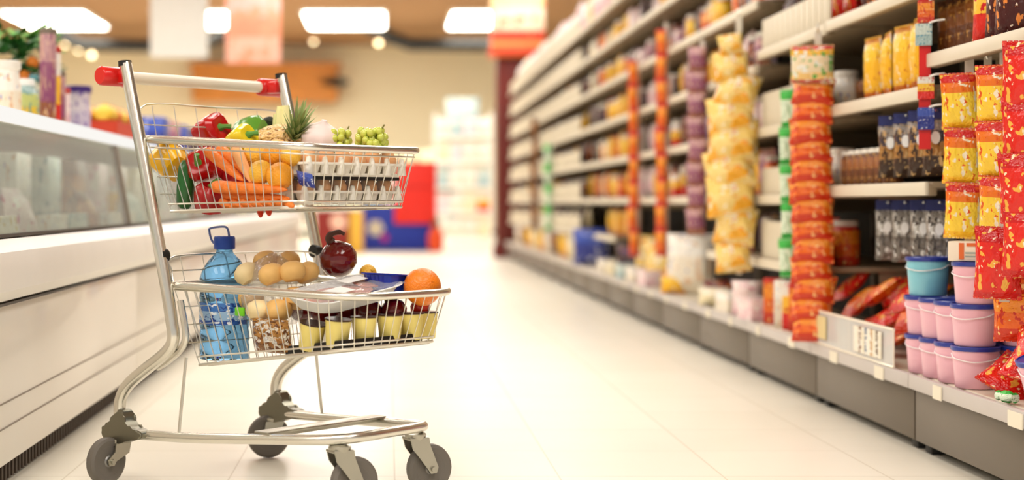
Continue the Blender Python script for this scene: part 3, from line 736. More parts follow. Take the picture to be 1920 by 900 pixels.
# fruit tray
t = thing('fruit_tray', 'red cardboard fruit tray standing on the freezer top behind the trolley post', 'tray', (-1.17, 6.55, TOP), 0)
q = B(); box(q, (0, 0, .006), (.2, .5, .012)); box(q, (0, 0, .065), (.19, .49, .012)); 
for s in (-1, 1): box(q, (s*.1, 0, .045), (.008, .5, .09)); box(q, (0, s*.25, .045), (.2, .008, .09))
obj('card_tray', q, mat('card_red', (196, 60, 30), .6), t, smooth=False)
yl = mat('mango_yellow', (232, 196, 70), .4, vary=.2); og = mat('fruit_orange', (222, 92, 40), .4, vary=.2)
n_ = 0
for i in range(6):
    for j in range(2):
        o = obj('fruit', (lambda q: (ball(q, (0, 0, 0), .042, sc=(1, 1.1, .95)), tube(q, [(0, 0, .036), (.003, 0, .048)], .003, 6), q)[2])(B()), yl if (i+j) % 3 else og, None, (-1.215+j*.09, 6.34+i*.084, TOP+.115))
        setp(o, f'{"yellow" if (i+j) % 3 else "orange"} fruit lying in the red tray, {ORD[i]} from the near end, {"far" if j == 0 else "aisle"} side', 'fruit', 'fruit in the red tray')
# flat purple packs further along
for i in range(7):
    c = ('blue', 'purple', 'blue', 'dark')[i % 4]
    use(carton_proto(c, (.2, .12, .11)), (-1.16, 7.95+i*.42, TOP+.001), (0, 0, PI/2), f'{CN[c]} carton on the freezer top behind the upper basket, {ORD[i]} from the near end', 'cartons on the freezer top', (1, 1, 1.7))

# ------------------------------------------------------------------ the back of the store
t0 = None
for i, x in enumerate((-5.66, -3.2, -.73, 1.72)):
    lab = f'bright white ceiling light panel, {ORD[i]} of four across the far ceiling'
    if t0 is None:
        t0 = thing('ceiling_light', lab, 'ceiling light', (x, 27.3, CEIL), 0, 'ceiling light panels')
        q = B(); box(q, (0, 0, -.02), (1.4, 2.4, .04), .004); obj('frame', q, M['white_enamel'], t0)
        q = B(); box(q, (0, 0, -.045), (1.32, 2.3, .012)); obj('diffuser', q, M['lamp'], t0, smooth=False)
    else: dup(t0, (x, 27.3, CEIL), 0, lab)
for i, pts in enumerate((((90, 48), (120, 68), (152, 83), (285, 86), (380, 82), (424, 60)), ((688, 48), (722, 66), (770, 83), (925, 84), (1010, 84)))):
    P_3 = [AY(x, y, 28.6) for x, y in pts]
    t = thing('ceiling_edge_tube', f'black bent tube standing in for the dark ceiling edge {"beside the hanging white sign" if i == 0 else "over the middle of the store"}', 'ceiling edge', P_3[0], 0)  # black tube put in for the dark gap at the ceiling drop edge
    q = B(); tube(q, [p-P_3[0] for p in P_3], .12, 8); obj('rail', q, M['black'], t)
    q = B()
    for p in (P_3[0], P_3[3]): tube(q, [p-P_3[0], Vector((p.x, p.y, CEIL))-P_3[0]], .012, 6)
    obj('hanger', q, M['black'], t)
for i, (x, y) in enumerate(((123, 82), (148, 93), (172, 103), (588, 76), (710, 80))):
    p = AY(x, y, 31.2)
    t = thing('wall_spotlight', ('warm glowing spotlight on the back wall, ' + ('highest of the slanting three', 'middle of the slanting three', 'lowest of the slanting three', 'above the wooden canopy', 'near the bend of the black ceiling edge')[i]), 'spotlight', p, 0)
    q = B(); ball(q, (0, 0, 0), .05); obj('bulb', q, M['bulb'], t)
    q = B(); tube(q, [(0, .03, 0), (0, .4, .12), (0, .80, .12)], .02, 8); obj('arm', q, M['cream_plastic'], t)
# hanging signs
p0, p1 = AY(282, -40, 16.0), AY(390, 108, 16.0)
t = thing('hanging_sign', 'blank white sign board hanging from the ceiling above the trolley handle', 'sign', ((p0.x+p1.x)/2, 16, p1.z))
q = B(); box(q, (0, 0, (p0.z-p1.z)/2), (p1.x-p0.x, .03, p0.z-p1.z), .004); obj('board', q, M['sign_white'], t)
q = B()
for s in (-1, 1): tube(q, [(s*.2, 0, p0.z-p1.z), (s*.2, 0, CEIL-p1.z)], .004, 6)
obj('wire', q, M['zinc'], t)
p0, p1 = AY(424, -40, 19.0), AY(526, 118, 19.0)
t = thing('hanging_poster', 'pinkish orange poster hanging from the ceiling beside the white sign', 'poster', ((p0.x+p1.x)/2, 19, p1.z))
q = B(); box(q, (0, 0, (p0.z-p1.z)/2), (p1.x-p0.x, .02, p0.z-p1.z), .003); obj('sheet', q, M['poster_pink'], t)
q = B()
for s in (-1, 1): tube(q, [(s*.25, 0, p0.z-p1.z), (s*.25, 0, CEIL-p1.z)], .004, 6)
obj('wire', q, M['zinc'], t)
# wooden canopy on the back wall
t = thing('wooden_canopy', 'orange wooden canopy board on the back wall behind the trolley handle', 'canopy', (-2.42, 31.6, 2.64))
q = B()
for i in range(4): box(q, (0, 0, .0875+i*.175), (2.85, .6, .168), .01)
obj('planking', q, M['wood'], t)
q = B(); box(q, (0, 0, .72), (3.0, .7, .05), .01); obj('cornice', q, M['wood'], t)
t = thing('wall_pointer_lamp', 'small black lamp pointing sideways at the end of the wooden canopy', 'lamp', (-1.05, 31.2, 3.0))
q = B(); lathe(q, [(0, -.3), (.05, -.28), (.09, -.1), (.07, .12), (0, .3)], 16, axis='y'); a_ = obj('shade', q, M['black'], t, (0, 0, 0), (0, 0, PI/2))
q = B(); tube(q, [(0, 0, 0), (0, .2, .05), (0, .8, .05)], .025); obj('arm', q, M['black'], t)
# promotional bins
bluebin = mat('bin_blue', (22, 50, 160), .5); redp = mat('panel_red', (226, 40, 26), .5)
t = thing('promotion_bin', 'blue cardboard bin with a red board on it standing on the far floor', 'bin', (.12, 21.4, 0))
q = B(); box(q, (0, .2, .315), (.95, .5, .6), .01); bn = obj('bin', q, bluebin, t)
q = B(); box(q, (.24, -.075, .78), (.56, .04, .82), .008); obj('red_board', q, redp, t)
q = B(); box(q, (.24, -.098, .86), (.5, .006, .02)); obj('board_crease', q, mat('panel_red_deep', (180, 16, 14), .5), t)
q = B()
for k in range(6): a = k*PI/3; lathe(q, [(0, 0), (.05, 0), (.05, .006), (0, .006)], 14, c=(.06*math.cos(a), .06*math.sin(a), 0))
lathe(q, [(0, 0), (.05, 0), (.05, .009), (0, .009)], 14)
obj('flower_sticker', q, mat('sticker_cream', (226, 220, 196), .6), bn, (-.29, -.052, .31), (PI/2, 0, 0))
q = B(); lathe(q, [(0, 0), (.055, 0), (.055, .006), (0, .006)], 18); obj('dot_sticker', q, mat('sticker_magenta', (170, 30, 130), .6), bn, (-.17, -.052, .18), (PI/2, 0, 0))
t = thing('display_box', 'dark red display box with a pale disc beside the blue bin', 'box', (-.72, 20.6, 0))
q = B(); box(q, (0, .2, .275), (.44, .4, .55), .01); bx_ = obj('body', q, mat('display_dark_red', (128, 26, 18), .5), t)
q = B(); lathe(q, [(0, 0), (.11, 0), (.11, .008), (0, .008)], 24); obj('disc', q, mat('disc_pale', (226, 180, 160), .6), bx_, (.08, -.002, .40), (PI/2, 0, 0))
q = B(); box(q, (.31, .2, .275), (.17, .4, .55), .01); obj('yellow_panel', q, mat('panel_ochre', (220, 172, 60), .5), t)
bottle_or = mat('bottle_orange_red', (226, 80, 30), .4)
t = thing('floor_bottle', 'orange red bottle shaped stand beside the blue bin', 'bottle', (.63, 21.3, 0))
q = B(); lathe(q, [(.07, 0), (.1, .03), (.11, .2), (.07, .30), (.04, .33)], 20); obj('body', q, bottle_or, t)
q = B(); lathe(q, [(.045, .325), (.05, .33), (.05, .40), (.03, .42)], 18); obj('cap', q, mat('cap_brown', (120, 80, 40), .5), t)
# far display stand with shrink-wrapped packs
t = thing('display_stand', 'white tiered display stand at the far end of the aisle', 'display', (1.13, 24.0, 0))
for z in (.12, .5, .88, 1.26, 1.64):
    q = B(); box(q, (0, .25, z), (.86, .5, .04), .005); obj('shelf', q, M['white_enamel'], t)
for sx in (-1, 1):
    for sy in (0, 1):
        q = B(); box(q, (sx*.42, .02+sy*.46, 1.0), (.03, .03, 2.0)); obj('post', q, M['white_enamel'], t, smooth=False)
q = B(); box(q, (0, .48, 2.0), (.5, .02, .5), .004); obj('header_board', q, PK['teal'], t)
STN = ['bottom', 'second', 'third', 'fourth', 'top']
for lv, z in enumerate((.141, .521, .901, 1.281, 1.661)):
    for i in range(4):
        c = (('white', 'white', 'white', 'cream'), ('pink', 'white', 'cream', 'redyellow'), ('teal', 'white', 'white', 'teal'), ('cream', 'pink', 'white', 'white'), ('white', 'teal', 'pink', 'white'))[lv][i]
        use(carton_proto(c, (.19, .2, .26)), (1.13-.31+i*.205, 24.14, z), (0, 0, 0), f'{CN[c]} pack, {STN[lv]} tier of the far display stand, {ORD[i]} from the freezers', 'packs on the far display stand')
# low white shelves further back
t = thing('low_gondola', 'low pale shelving unit standing by the back wall', 'shelving', (-.3, 29.5, 0))
for z in (.15, .55, .95, 1.35):
    q = B(); box(q, (0, .25, z), (3.2, .5, .04), .005); obj('shelf', q, M['white_enamel'], t)
q = B(); box(q, (0, .5, .75), (3.2, .03, 1.5)); obj('back_panel', q, M['wall'], t, smooth=False)
for sx in (-1, 1):
    q = B(); box(q, (sx*1.6, .26, .75), (.04, .5, 1.5)); obj('end_panel', q, M['white_enamel'], t, smooth=False)
for lv, z in enumerate((.171, .571, .971, 1.371)):
    for i in range(9):
        c = random.choice(['white', 'cream', 'cream', 'white', 'pink', 'teal'])
        use(carton_proto(c, (.26, .2, .26)), (-.3-1.36+i*.34, 29.7, z), 0, f'{CN[c]} carton on the {STN[lv] if lv < 3 else "top"} shelf by the back wall, {ORD[i]} from its freezer side', 'cartons on the shelves by the back wall')

# ------------------------------------------------------------------ the trolley
cart = thing('shopping_trolley', 'chrome two-basket shopping trolley with red handle ends standing in the aisle', 'shopping trolley', CO, CRZ)
HB = .248
post_pts = [(0, .972), (.0524, .795), (.100, .63), (.147, .465), (.166, .387), (.172, .345), (.145, .312), (.068, .267), (.009, .229), (-.018, .193), (-.0207, .150)]
for s in (-1, 1):
    q = B(); tube(q, smooth_path([(a, s*HB, z) for a, z in post_pts], 5), .0145, 12); up_ = obj('upright', q, M['chrome'], cart)
    q = B(); tube(q, [(-.0008, s*HB, .965), (-.002, s*HB, .977)], .0158, 12); obj('end_cap', q, M['black'], up_)
    # cast bracket joining upright, base tube and caster
    q = B(); lo_, hi_ = [], []
    for v in smooth_path([(227, 769, 0), (239, 769, 0), (243, 786, 0), (254, 801, 0), (272, 809, 0), (272, 822, 0), (248, 826, 0), (232, 831, 0), (216, 830, 0), (203, 821, 0), (199, 807, 0), (206, 794, 0), (219, 786, 0)], 4, True):
        a_, _, z_ = CB(v.x, v.y, -HB); lo_.append(q.verts.new((a_, s*HB-.017, z_))); hi_.append(q.verts.new((a_, s*HB+.017, z_)))
    nb_ = len(lo_)
    f0, f1_ = q.faces.new(lo_), q.faces.new(hi_[::-1])
    for i in range(nb_): q.faces.new((lo_[i], lo_[(i+1) % nb_], hi_[(i+1) % nb_], hi_[i]))
    bmesh.ops.bevel(q, geom=list(f0.edges)+list(f1_.edges), offset=.0045, segments=3, affect='EDGES')
    obj('corner_bracket', q, M['bracket'], cart)
    # short stay behind the lower bend
    q = B(); tube(q, smooth_path([(.172, s*(HB-.02), .43), (.19, s*(HB-.02), .36), (.18, s*(HB-.018), .325), (.135, s*(HB-.016), .293), (.10, s*(HB-.014), .275)], 5), .008, 8); obj('stay_tube', q, M['chrome'], cart)
    q = B(); lathe(q, [(0, -.012), (.016, -.01), (.018, 0), (.016, .01), (0, .012)], 14, axis='y', c=(.128, s*(HB-.005), .53)); obj('joint', q, M['black'], cart)
# handle
HA, HZ = -.048, .944
q = B(); tube(q, [(HA, -.27, HZ), (HA, .27, HZ)], .0145, 16); obj('handle_bar', q, M['cream_plastic'], cart)
for s in (-1, 1):
    q = B(); lathe(q, [(.0, -.036), (.019, -.0355), (.0225, -.031), (.0225, .028), (.024, .034), (.0, .036)], 20, axis='y', c=(HA, s*.25, HZ))
    box(q, (HA+.026, s*.236, HZ-.002), (.052, .024, .03), .006)
    obj('handle_end', q, M['red_plastic'], cart)
# base frame
bp = [(.03, -HB+.006, .117), (.2, -.222, .124), (.42, -.178, .138), (.54, -.152, .146), (.585, -.125, .150), (.602, -.085, .152), (.604, 0, .153), (.602, .085, .153), (.585, .128, .151), (.54, .156, .146), (.42, .182, .138), (.2, .224, .124), (.03, HB-.006, .117)]
q = B(); tube(q, smooth_path(bp, 5), .0118, 12); obj('base_frame', q, M['chrome'], cart)
q = B(); box(q, (.395, 0, .150), (.045, .375, .005), .001); box(q, (.395, 0, .144), (.006, .37, .012)); obj('cross_brace', q, M['chrome_dark'], cart)
for s in (-1, 1):
    q = B(); tube(q, [(.165, s*.205, .30), (.166, s*.228, .124)], .0036, 8); obj('brace_rod', q, M['zinc'], cart)

def rrect(a0, a1, b0, b1, rf=.08, rr=.03, n=6):
    """plan of a basket: a0 rear half-width b0, a1 front half-width b1; far and near front corners well rounded. Starts at the rear near corner."""
    pts = []
    def arc(c, r, t0, t1):
        for i in range(n+1): t = t0+(t1-t0)*i/n; pts.append((c[0]+r*math.cos(t), c[1]+r*math.sin(t)))
    tp = math.atan2(b0-b1, a1-a0)
    pts += [(a0, -b0+rr*.2)]
    arc((a1-rf, -b1+rf-.0), rf, -PI/2, 0); arc((a1-rf, b1-rf), rf, 0, PI/2)
    pts += [(a0, b0-rr*.2)]
    return pts
def resample(pts, d, closed=True):
    P = [Vector(p) for p in pts]; P2 = P+[P[0]] if closed else P
    seg = [(P2[i+1]-P2[i]).length for i in range(len(P2)-1)]; T = sum(seg); n = int(d) if d > 1 else max(3, round(T/d)); out = []
    for i in range(n):
        t = T*i/n if closed else T*i/(n-1); j = 0
        while j < len(seg)-1 and t > seg[j]: t -= seg[j]; j += 1
        out.append(P2[j].lerp(P2[j+1], min(1, t/seg[j]) if seg[j] > 0 else 0))
    return out
def basket(name, top, bot, zt, zb, nw, rows, rim_r, lip=True):
    """zt, zb: functions of a giving rim and floor height"""
    NS = 120
    T2, B2 = resample([p for p in top], NS), resample([p for p in bot], NS)
    T3 = [Vector((p.x, p.y, zt(p.x))) for p in [Vector((v.x, v.y, 0)) for v in T2]]
    B3 = [Vector((p.x, p.y, zb(p.x))) for p in [Vector((v.x, v.y, 0)) for v in B2]]
    root = bpy.data.objects.new(name, None); COL.objects.link(root); root.parent = cart
    q = B(); tube(q, T3, rim_r, 10, closed=True); obj('rim', q, M['chrome'], root)
    q = B(); 
    for f in rows: tube(q, [T3[i].lerp(B3[i], f) for i in range(NS)], .0021 if f < .99 else .0036, 6, closed=True)
    for i in range(0, NS, max(1, NS//nw)): tube(q, [T3[i], B3[i]], .00115, 5)
    obj('side_wires', q, M['zinc'], root)
    q = B(); amin, amax = min(p.x for p in B3), max(p.x for p in B3)
    def width(a):
        ys = []
        for i in range(NS):
            p, r = B3[i], B3[(i+1) % NS]
            if (p.x-a)*(r.x-a) <= 0 and abs(p.x-r.x) > 1e-9: ys.append(p.y+(r.y-p.y)*(a-p.x)/(r.x-p.x))
        return (min(ys), max(ys)) if len(ys) > 1 else (-.01, .01)
    for i in range(1, 16):
        a = amin+(amax-amin)*i/16; lo, hi = width(a); tube(q, [(a, lo, zb(a)), (a, hi, zb(a))], .0013, 5)
    ymax = max(p.y for p in B3)
    for i in range(-4, 5):
        y = ymax*i/4.6; tube(q, [(amin, y, zb(amin)-.003)] + [(a, y, zb(a)-.003) for a in (amin+(amax-amin)*.5, amin+(amax-amin)*(.97 if abs(i) < 3 else .86))], .0022, 5)
    obj('floor_wires', q, M['zinc'], root)
    return root
lin_ = lambda a0, z0, a1, z1: (lambda a: z0+(z1-z0)*(a-a0)/(a1-a0))
UZT, UZB = lin_(.052, .797, .52, .769), lin_(.10, .630, .48, .640)
up_b = basket('upper_basket', rrect(.055, .53, .236, .20, .055), rrect(.105, .495, .205, .185, .05), UZT, UZB, 60, (.05, .12, .9, 1.0), .0085)
LZT, LZB = lin_(.147, .465, .65, .4535), lin_(.2, .285, .60, .340)
lo_b = basket('lower_basket', rrect(.15, .66, .236, .178, .085), rrect(.205, .622, .205, .158, .065), LZT, LZB, 60, (.06, .9, 1.0), .0085)
# rear gate of each basket, standing above the rim
for root, a0, z0, z1 in ((up_b, .04, .80, .876), (lo_b, .142, .466, .528)):
    q = B(); tube(q, smooth_path([(a0+.012, -.232, z0), (a0, -.228, z0+.03), (a0-.006, -.215, z1), (a0-.008, 0, z1+.003), (a0-.006, .215, z1), (a0, .228, z0+.03), (a0+.012, .232, z0)], 4), .0022, 8)
    tube(q, [(a0, -.225, z0+.03), (a0, .225, z0+.03)], .0018, 6)
    for i in range(-3, 4): tube(q, [(a0-.006, i*.066, z1), (a0+.012, i*.066, z0-.002), (a0+.05, i*.062, z0-.16)], .0011, 5)
    for zz in (.05, .09, .13): tube(q, [(a0+.02+zz*.25, -.222, z0-zz), (a0+.02+zz*.25, .222, z0-zz)], .0015, 5)
    obj('rear_gate', q, M['zinc'], root)

# casters
def caster(stem, trail, yaw, tr=.03):
    """stem: where it swivels under the frame; trail: direction of the wheel from the stem, in the trolley's frame; yaw: wheel axle direction"""
    zt = stem[2]-.012; R = .0545
    root_loc = Vector((stem[0], stem[1], 0))
    ax = Vector((math.cos(yaw), math.sin(yaw), 0)); rl = Vector((-ax.y, ax.x, 0))
    if rl.dot(Vector(trail+(0,))) < 0: rl = -rl
    wc = rl*tr + Vector((0, 0, R+.0005))
    q = B()
    lathe(q, [(.0, zt-.018), (.021, zt-.018), (.024, zt-.010), (.024, zt-.004), (.016, zt), (0, zt)], 18)
    for s in (-1, 1):
        Q = [(-.022, zt-.012), (.024, zt-.012), (.027, zt-.03), (tr+.013, wc.z+.004), (tr+.009, wc.z-.009), (tr-.006, wc.z-.010), (tr-.013, wc.z), (-.016, zt-.036)]
        va = [q.verts.new(rl*u_+ax*s*.0175+Vector((0, 0, z_))) for u_, z_ in Q]; vb = [q.verts.new(rl*u_+ax*s*.0215+Vector((0, 0, z_))) for u_, z_ in Q]
        q.faces.new(va); q.faces.new(vb[::-1])
        for i in range(8): q.faces.new((va[i], va[(i+1) % 8], vb[(i+1) % 8], vb[i]))
    box(q, (0, 0, zt-.014), (.042, .046, .006), .001, Matrix.Rotation(math.atan2(ax.y, ax.x), 3, 'Z'))
    tube(q, [ax*-.027+wc, ax*.027+wc], .006, 10)
    c = obj('caster', q, M['chrome_dark'], cart, root_loc)
    w_, wd = B(), .0125
    lathe(w_, [(R*.62, -wd*.8), (R*.86, -wd), (R*.97, -wd*.7), (R, -wd*.25), (R, wd*.25), (R*.97, wd*.7), (R*.86, wd), (R*.62, wd*.8)], 32)
    rot = ax.to_track_quat('Z', 'Y').to_euler()
    obj('wheel', w_, M['tyre'], c, wc, rot)
    h = B(); lathe(h, [(0, -wd*.9), (R*.2, -wd*1.05), (R*.3, -wd*.55), (R*.58, -wd*.5), (R*.63, -wd*.82), (R*.63, wd*.82), (R*.58, wd*.5), (R*.3, wd*.55), (R*.2, wd*1.05), (0, wd*.9)], 28)
    obj('hub', h, M['hub'], c, wc, rot)
    return c
def ydir(world_deg): return math.radians(world_deg)-CRZ
caster((-.028, -HB, .118), (-1, -.2), ydir(-38), .036)
caster((-.028, HB, .118), (-1, -.2), ydir(-76), .014)
c1, c2 = CA(637, 838, .575), CA(779, 812, .572)
caster((c1[0], c1[1], .150), (.6, .5), ydir(-62), .034)
caster((c2[0], c2[1], .150), (.6, .5), ydir(-64), .034)

# ------------------------------------------------------------------ groceries in the upper basket
def put(o, abz, dz=0): o.location = CL(abz[0], abz[1], abz[2]+dz); return o
skin = {}
def pepper(px, py, b_, col, R, Hh, rot, label, grp='peppers in the upper basket'):
    abz = CB(px, py, b_)
    t = thing('bell_pepper', label, 'pepper', CL(*abz), rot, grp)
    if col not in skin: skin[col] = mat('pepper_%02x%02x%02x' % col, col, .24, coat=.25, vary=.12, vscale=14)
    q = B(); lathe(q, [(0, -.40*Hh), (.45*R, -.47*Hh), (.78*R, -.42*Hh), (.93*R, -.2*Hh), (R, .1*Hh), (.96*R, .32*Hh), (.7*R, .46*Hh), (.35*R, .45*Hh), (.1*R, .38*Hh), (0, .37*Hh)], 32, lambda a, h: 1+.09*math.cos(4*a)+.03*math.cos(a+1))
    obj('flesh', q, skin[col], t)
    q = B(); tube(q, smooth_path([(0, 0, .36*Hh), (0, 0, .5*Hh), (.006, 0, .62*Hh), (.016, 0, .70*Hh)], 3), [.012, .009]+[.006]*6+[.007, .0075], 8) if False else tube(q, [(0, 0, .36*Hh), (0, 0, .45*Hh), (.004, 0, .58*Hh), (.014, 0, .70*Hh)], [.014, .008, .0055, .0065], 8)
    obj('stem', q, mat('pepper_stem', (92, 150, 60), .5), t)
    return t
pepper(319, 302, -.145, (250, 184, 20), .043, .084, (-.9, -.3, .5), 'yellow bell pepper at the handle end of the upper basket')
pepper(383, 312, -.135, (184, 12, 14), .039, .082, (1.0, -1.1, .2), 'red bell pepper with its green stalk towards the yellow pepper')
pepper(394, 372, -.145, (170, 10, 18), .036, .070, (.3, .2, 0), 'red bell pepper at the bottom beside the green cucumber')
pepper(396, 246, .00, (196, 16, 20), .042, .080, (1.3, .3, .8), 'red bell pepper heaped above the rim beside the green one')
pepper(470, 254, .06, (92, 150, 50), .045, .085, (1.45, 0, 1.1), 'green bell pepper heaped above the rim of the upper basket')
pepper(452, 262, -.04, (240, 214, 40), .034, .07, (1.2, .2, .7), 'yellow bell pepper tucked in front of the green one')
pepper(445, 330, -.06, (150, 16, 20), .04, .08, (.4, .8, .7), 'dark red bell pepper buried behind the slanting carrots')
o = obj('avocado', (lambda q: (lathe(q, [(0, -.05), (.02, -.045), (.032, -.02), (.03, .005), (.018, .035), (.008, .048), (0, .05)], 20), q)[1])(B()), mat('avocado_skin', (38, 44, 30), .5, bump=.4, bscale=200), None, CL(*CB(502, 246, .155)), (.9, .3, 0)); setp(o, 'dark avocado behind the green bell pepper', 'avocado')
# cucumber
a0 = CB(346, 396, -.165); a1 = CB(349, 330, -.165)
q = B(); n = 12; lathe(q, [(0, 0), (.011, .002), (.0195, .014), (.021, .045), (.020, .085), (.018, .10), (.010, .113), (0, .115)], 20, lambda a, h: 1+.03*math.cos(9*a))
o = obj('cucumber', q, mat('cucumber_green', (36, 98, 40), .3, vary=.35, vscale=30, coat=.2)); setp(o, 'dark green cucumber standing at the handle end of the upper basket', 'cucumber')
place_axis(o, CL(a0[0], a0[1], UZB(a0[0])+.004), CL(*a1))
# carrots
car_m = mat('carrot_orange', (240, 128, 46), .4, vary=.12, vscale=60, bump=.3, bscale=120); car_p = mat('carrot_pale', (244, 176, 112), .4, vary=.1, vscale=60)
def carrot(p0, p1, r, m, label):
    A, Bp = CL(*p0), CL(*p1); Ln = (Bp-A).length
    q = B(); lathe(q, [(0, 0), (r*.5, .001), (r*.92, .006), (r, .018), (r*.94, Ln*.35), (r*.78, Ln*.65), (r*.5, Ln*.88), (r*.2, Ln*.97), (0, Ln)], 16, lambda a, h: 1+.025*math.sin(h*420+a))
    o = obj('carrot', q, m); place_axis(o, A, Bp); setp(o, label, 'carrot', 'carrots in the upper basket')
    g = B(); lathe(g, [(0, 0), (r*.3, 0), (r*.24, -.006), (0, -.007)][::-1], 10); obj('crown_stub', g, mat('carrot_top', (120, 140, 60), .6), o)
carrot(CB(388, 282, -.175), CB(458, 340, -.175), .0135, car_m, 'slanting orange carrot, lowest end beside the red pepper')
carrot(CB(410, 276, -.155), CB(470, 332, -.165), .0125, car_m, 'slanting carrot just behind the first slanting one')
carrot(CB(440, 276, -.16), CB(474, 345, -.175), .0135, car_p, 'pale carrot pointing down beside the oranges')
carrot(CB(400, 350, -.182), CB(540, 356, -.175), .0145, car_m, 'thick carrot lying level across the wire side')
carrot(CB(420, 366, -.16), CB(545, 372, -.165), .0125, car_m, 'carrot lying under the thick level one')
for i in range(7):
    carrot(CB(415+i*19, 376+(i % 2)*3, -.165), CB(437+i*19, 392-i*.8, -.178), .011, car_m, f'small carrot poking at the basket floor, {ORD[i]} from the red pepper')
for i, x in enumerate((487, 503)):
    carrot(CB(x, 380, -.12), CB(x+2, 408-i*3, -.14), .0095, mat('carrot_tip_red', (216, 70, 40), .4), f'reddish carrot tip hanging through the basket floor, {ORD[i]} from the handle side')
# oranges
cit = mat('citrus_orange', (244, 162, 36), .35, vary=.06, bump=.35, bscale=260); cit2 = mat('citrus_yellow', (246, 188, 60), .35, vary=.06, bump=.35, bscale=260)
def citrus(px, py, b_, r, m, label, name='orange'):
    o = obj(name, (lambda q: (ball(q, (0, 0, 0), r, 24, 16, sc=(1, 1, .95)), lathe(q, [(0, 0), (.004, 0), (.003, .002), (0, .002)], 8, c=(0, 0, r*.945)), q)[2])(B()), m, None, CL(*CB(px, py, b_)), (random.uniform(-1, 1), random.uniform(-1, 1), 0))
    setp(o, label, 'fruit', 'citrus in the upper basket'); return o
citrus(525, 330, -.160, .0305, cit, 'bright orange at the wire side next to the egg carton')
citrus(489, 323, -.165, .0275, cit2, 'yellow orange beside the pale carrot')
citrus(480, 292, -.12, .031, cit2, 'yellowish orange directly under the rim beside the carrots')
citrus(520, 288, -.12, .032, cit, 'orange directly under the rim above the bright one')
citrus(546, 292, -.13, .024, cit2, 'yellowish orange under the rim touching the egg carton')
# pineapple
pin = CB(527, 268, .06)
t = thing('pineapple', 'pineapple lying with its spiky crown above the rim of the upper basket', 'pineapple', CL(*pin), (0, 0, 0))
pm = pack('pineapple_skin', [(0, (234, 188, 118)), (.5, (240, 200, 130))], [((246, 214, 160), 9, .56), ((150, 100, 40), 10, .6)], .5, bump=1)
q = B(); lathe(q, [(0, -.085), (.025, -.08), (.042, -.05), (.047, -.01), (.044, .03), (.03, .058), (0, .064)], 24, lambda a, h: 1+.05*math.sin(a*8+h*220)*math.sin(a*8-h*220))
bd = obj('fruit', q, pm, t, (0, 0, 0), (0, 0, 0)); d_ = (CL(*CB(566, 258, .06))-CL(*pin)).normalized(); bd.rotation_euler = d_.to_track_quat('Z', 'Y').to_euler(); bd.location = -d_*.02
rnd = random.Random(5); q = B(); base = d_*.042
up = Vector((-.12, -.05, 1)).normalized(); ax_ = (d_*.62+up*.85).normalized()
for i in range(46):
    lv = i/46; sp = 1.25*(1-lv)+.22
    s1 = ax_.orthogonal().normalized(); s2 = ax_.cross(s1); an = i*2.399
    out = s1*math.cos(an)+s2*math.sin(an); d = (ax_+out*sp).normalized(); l = .05+.03*lv+rnd.uniform(-.008, .008)
    bend = (d*.6+ax_*.5+out*.2).normalized(); sd = d.cross(ax_ if abs(d.dot(ax_)) < .98 else s1).normalized(); st0 = base+ax_*lv*.03
    prev = None
    for k in range(5):
        tt = k/4; c = st0+d*l*tt*(1-.25*tt)+bend*l*.25*tt*tt; wv = .0062*(1-tt)**.7*(.8+tt*.6)+.0002
        nn = d.cross(sd)*.0016*(1-tt)
        cur = [q.verts.new(c-sd*wv+nn), q.verts.new(c-nn), q.verts.new(c+sd*wv+nn)]
        if prev:
            q.faces.new((prev[0], prev[1], cur[1], cur[0])); q.faces.new((prev[1], prev[2], cur[2], cur[1]))
        prev = cur
obj('crown', q, mat('pineapple_leaf', (158, 176, 112), .45, vary=.35, vscale=40), t)
# celery hearts
c0 = CB(531, 262, .13)
t = thing('celery_bunch', 'pale yellow celery bunch standing behind the pineapple against the far post', 'celery', CL(c0[0], c0[1], .715))
cel = mat('celery_pale', (246, 240, 176), .45, vary=.1)
for i in range(6):
    a = i*PI/3; x, y = .012*math.cos(a), .012*math.sin(a)
    q = B(); tube(q, smooth_path([(x*.7, y*.7, 0), (x*1.1, y*1.1, .06), (x*1.25, y*1.25, .15+.01*(i % 3))], 4), [.0105]*4+[.0115]*4+[.009], 8); obj('stalk', q, cel, t)
# garlic
t = thing('garlic_bulb', 'large pinkish white garlic bulb above the rim beside the pineapple crown', 'garlic', CL(*CB(602, 257, .10)), (.3, .2, 0))
q = B(); lathe(q, [(0, -.03), (.024, -.031), (.043, -.016), (.046, .002), (.037, .02), (.018, .031), (.008, .037), (.006, .042), (0, .043)], 30, lambda a, h: 1+.06*abs(math.cos(4.5*a)))
obj('cloves', q, mat('garlic_skin', (246, 228, 222), .45, vary=.07, vscale=20), t)
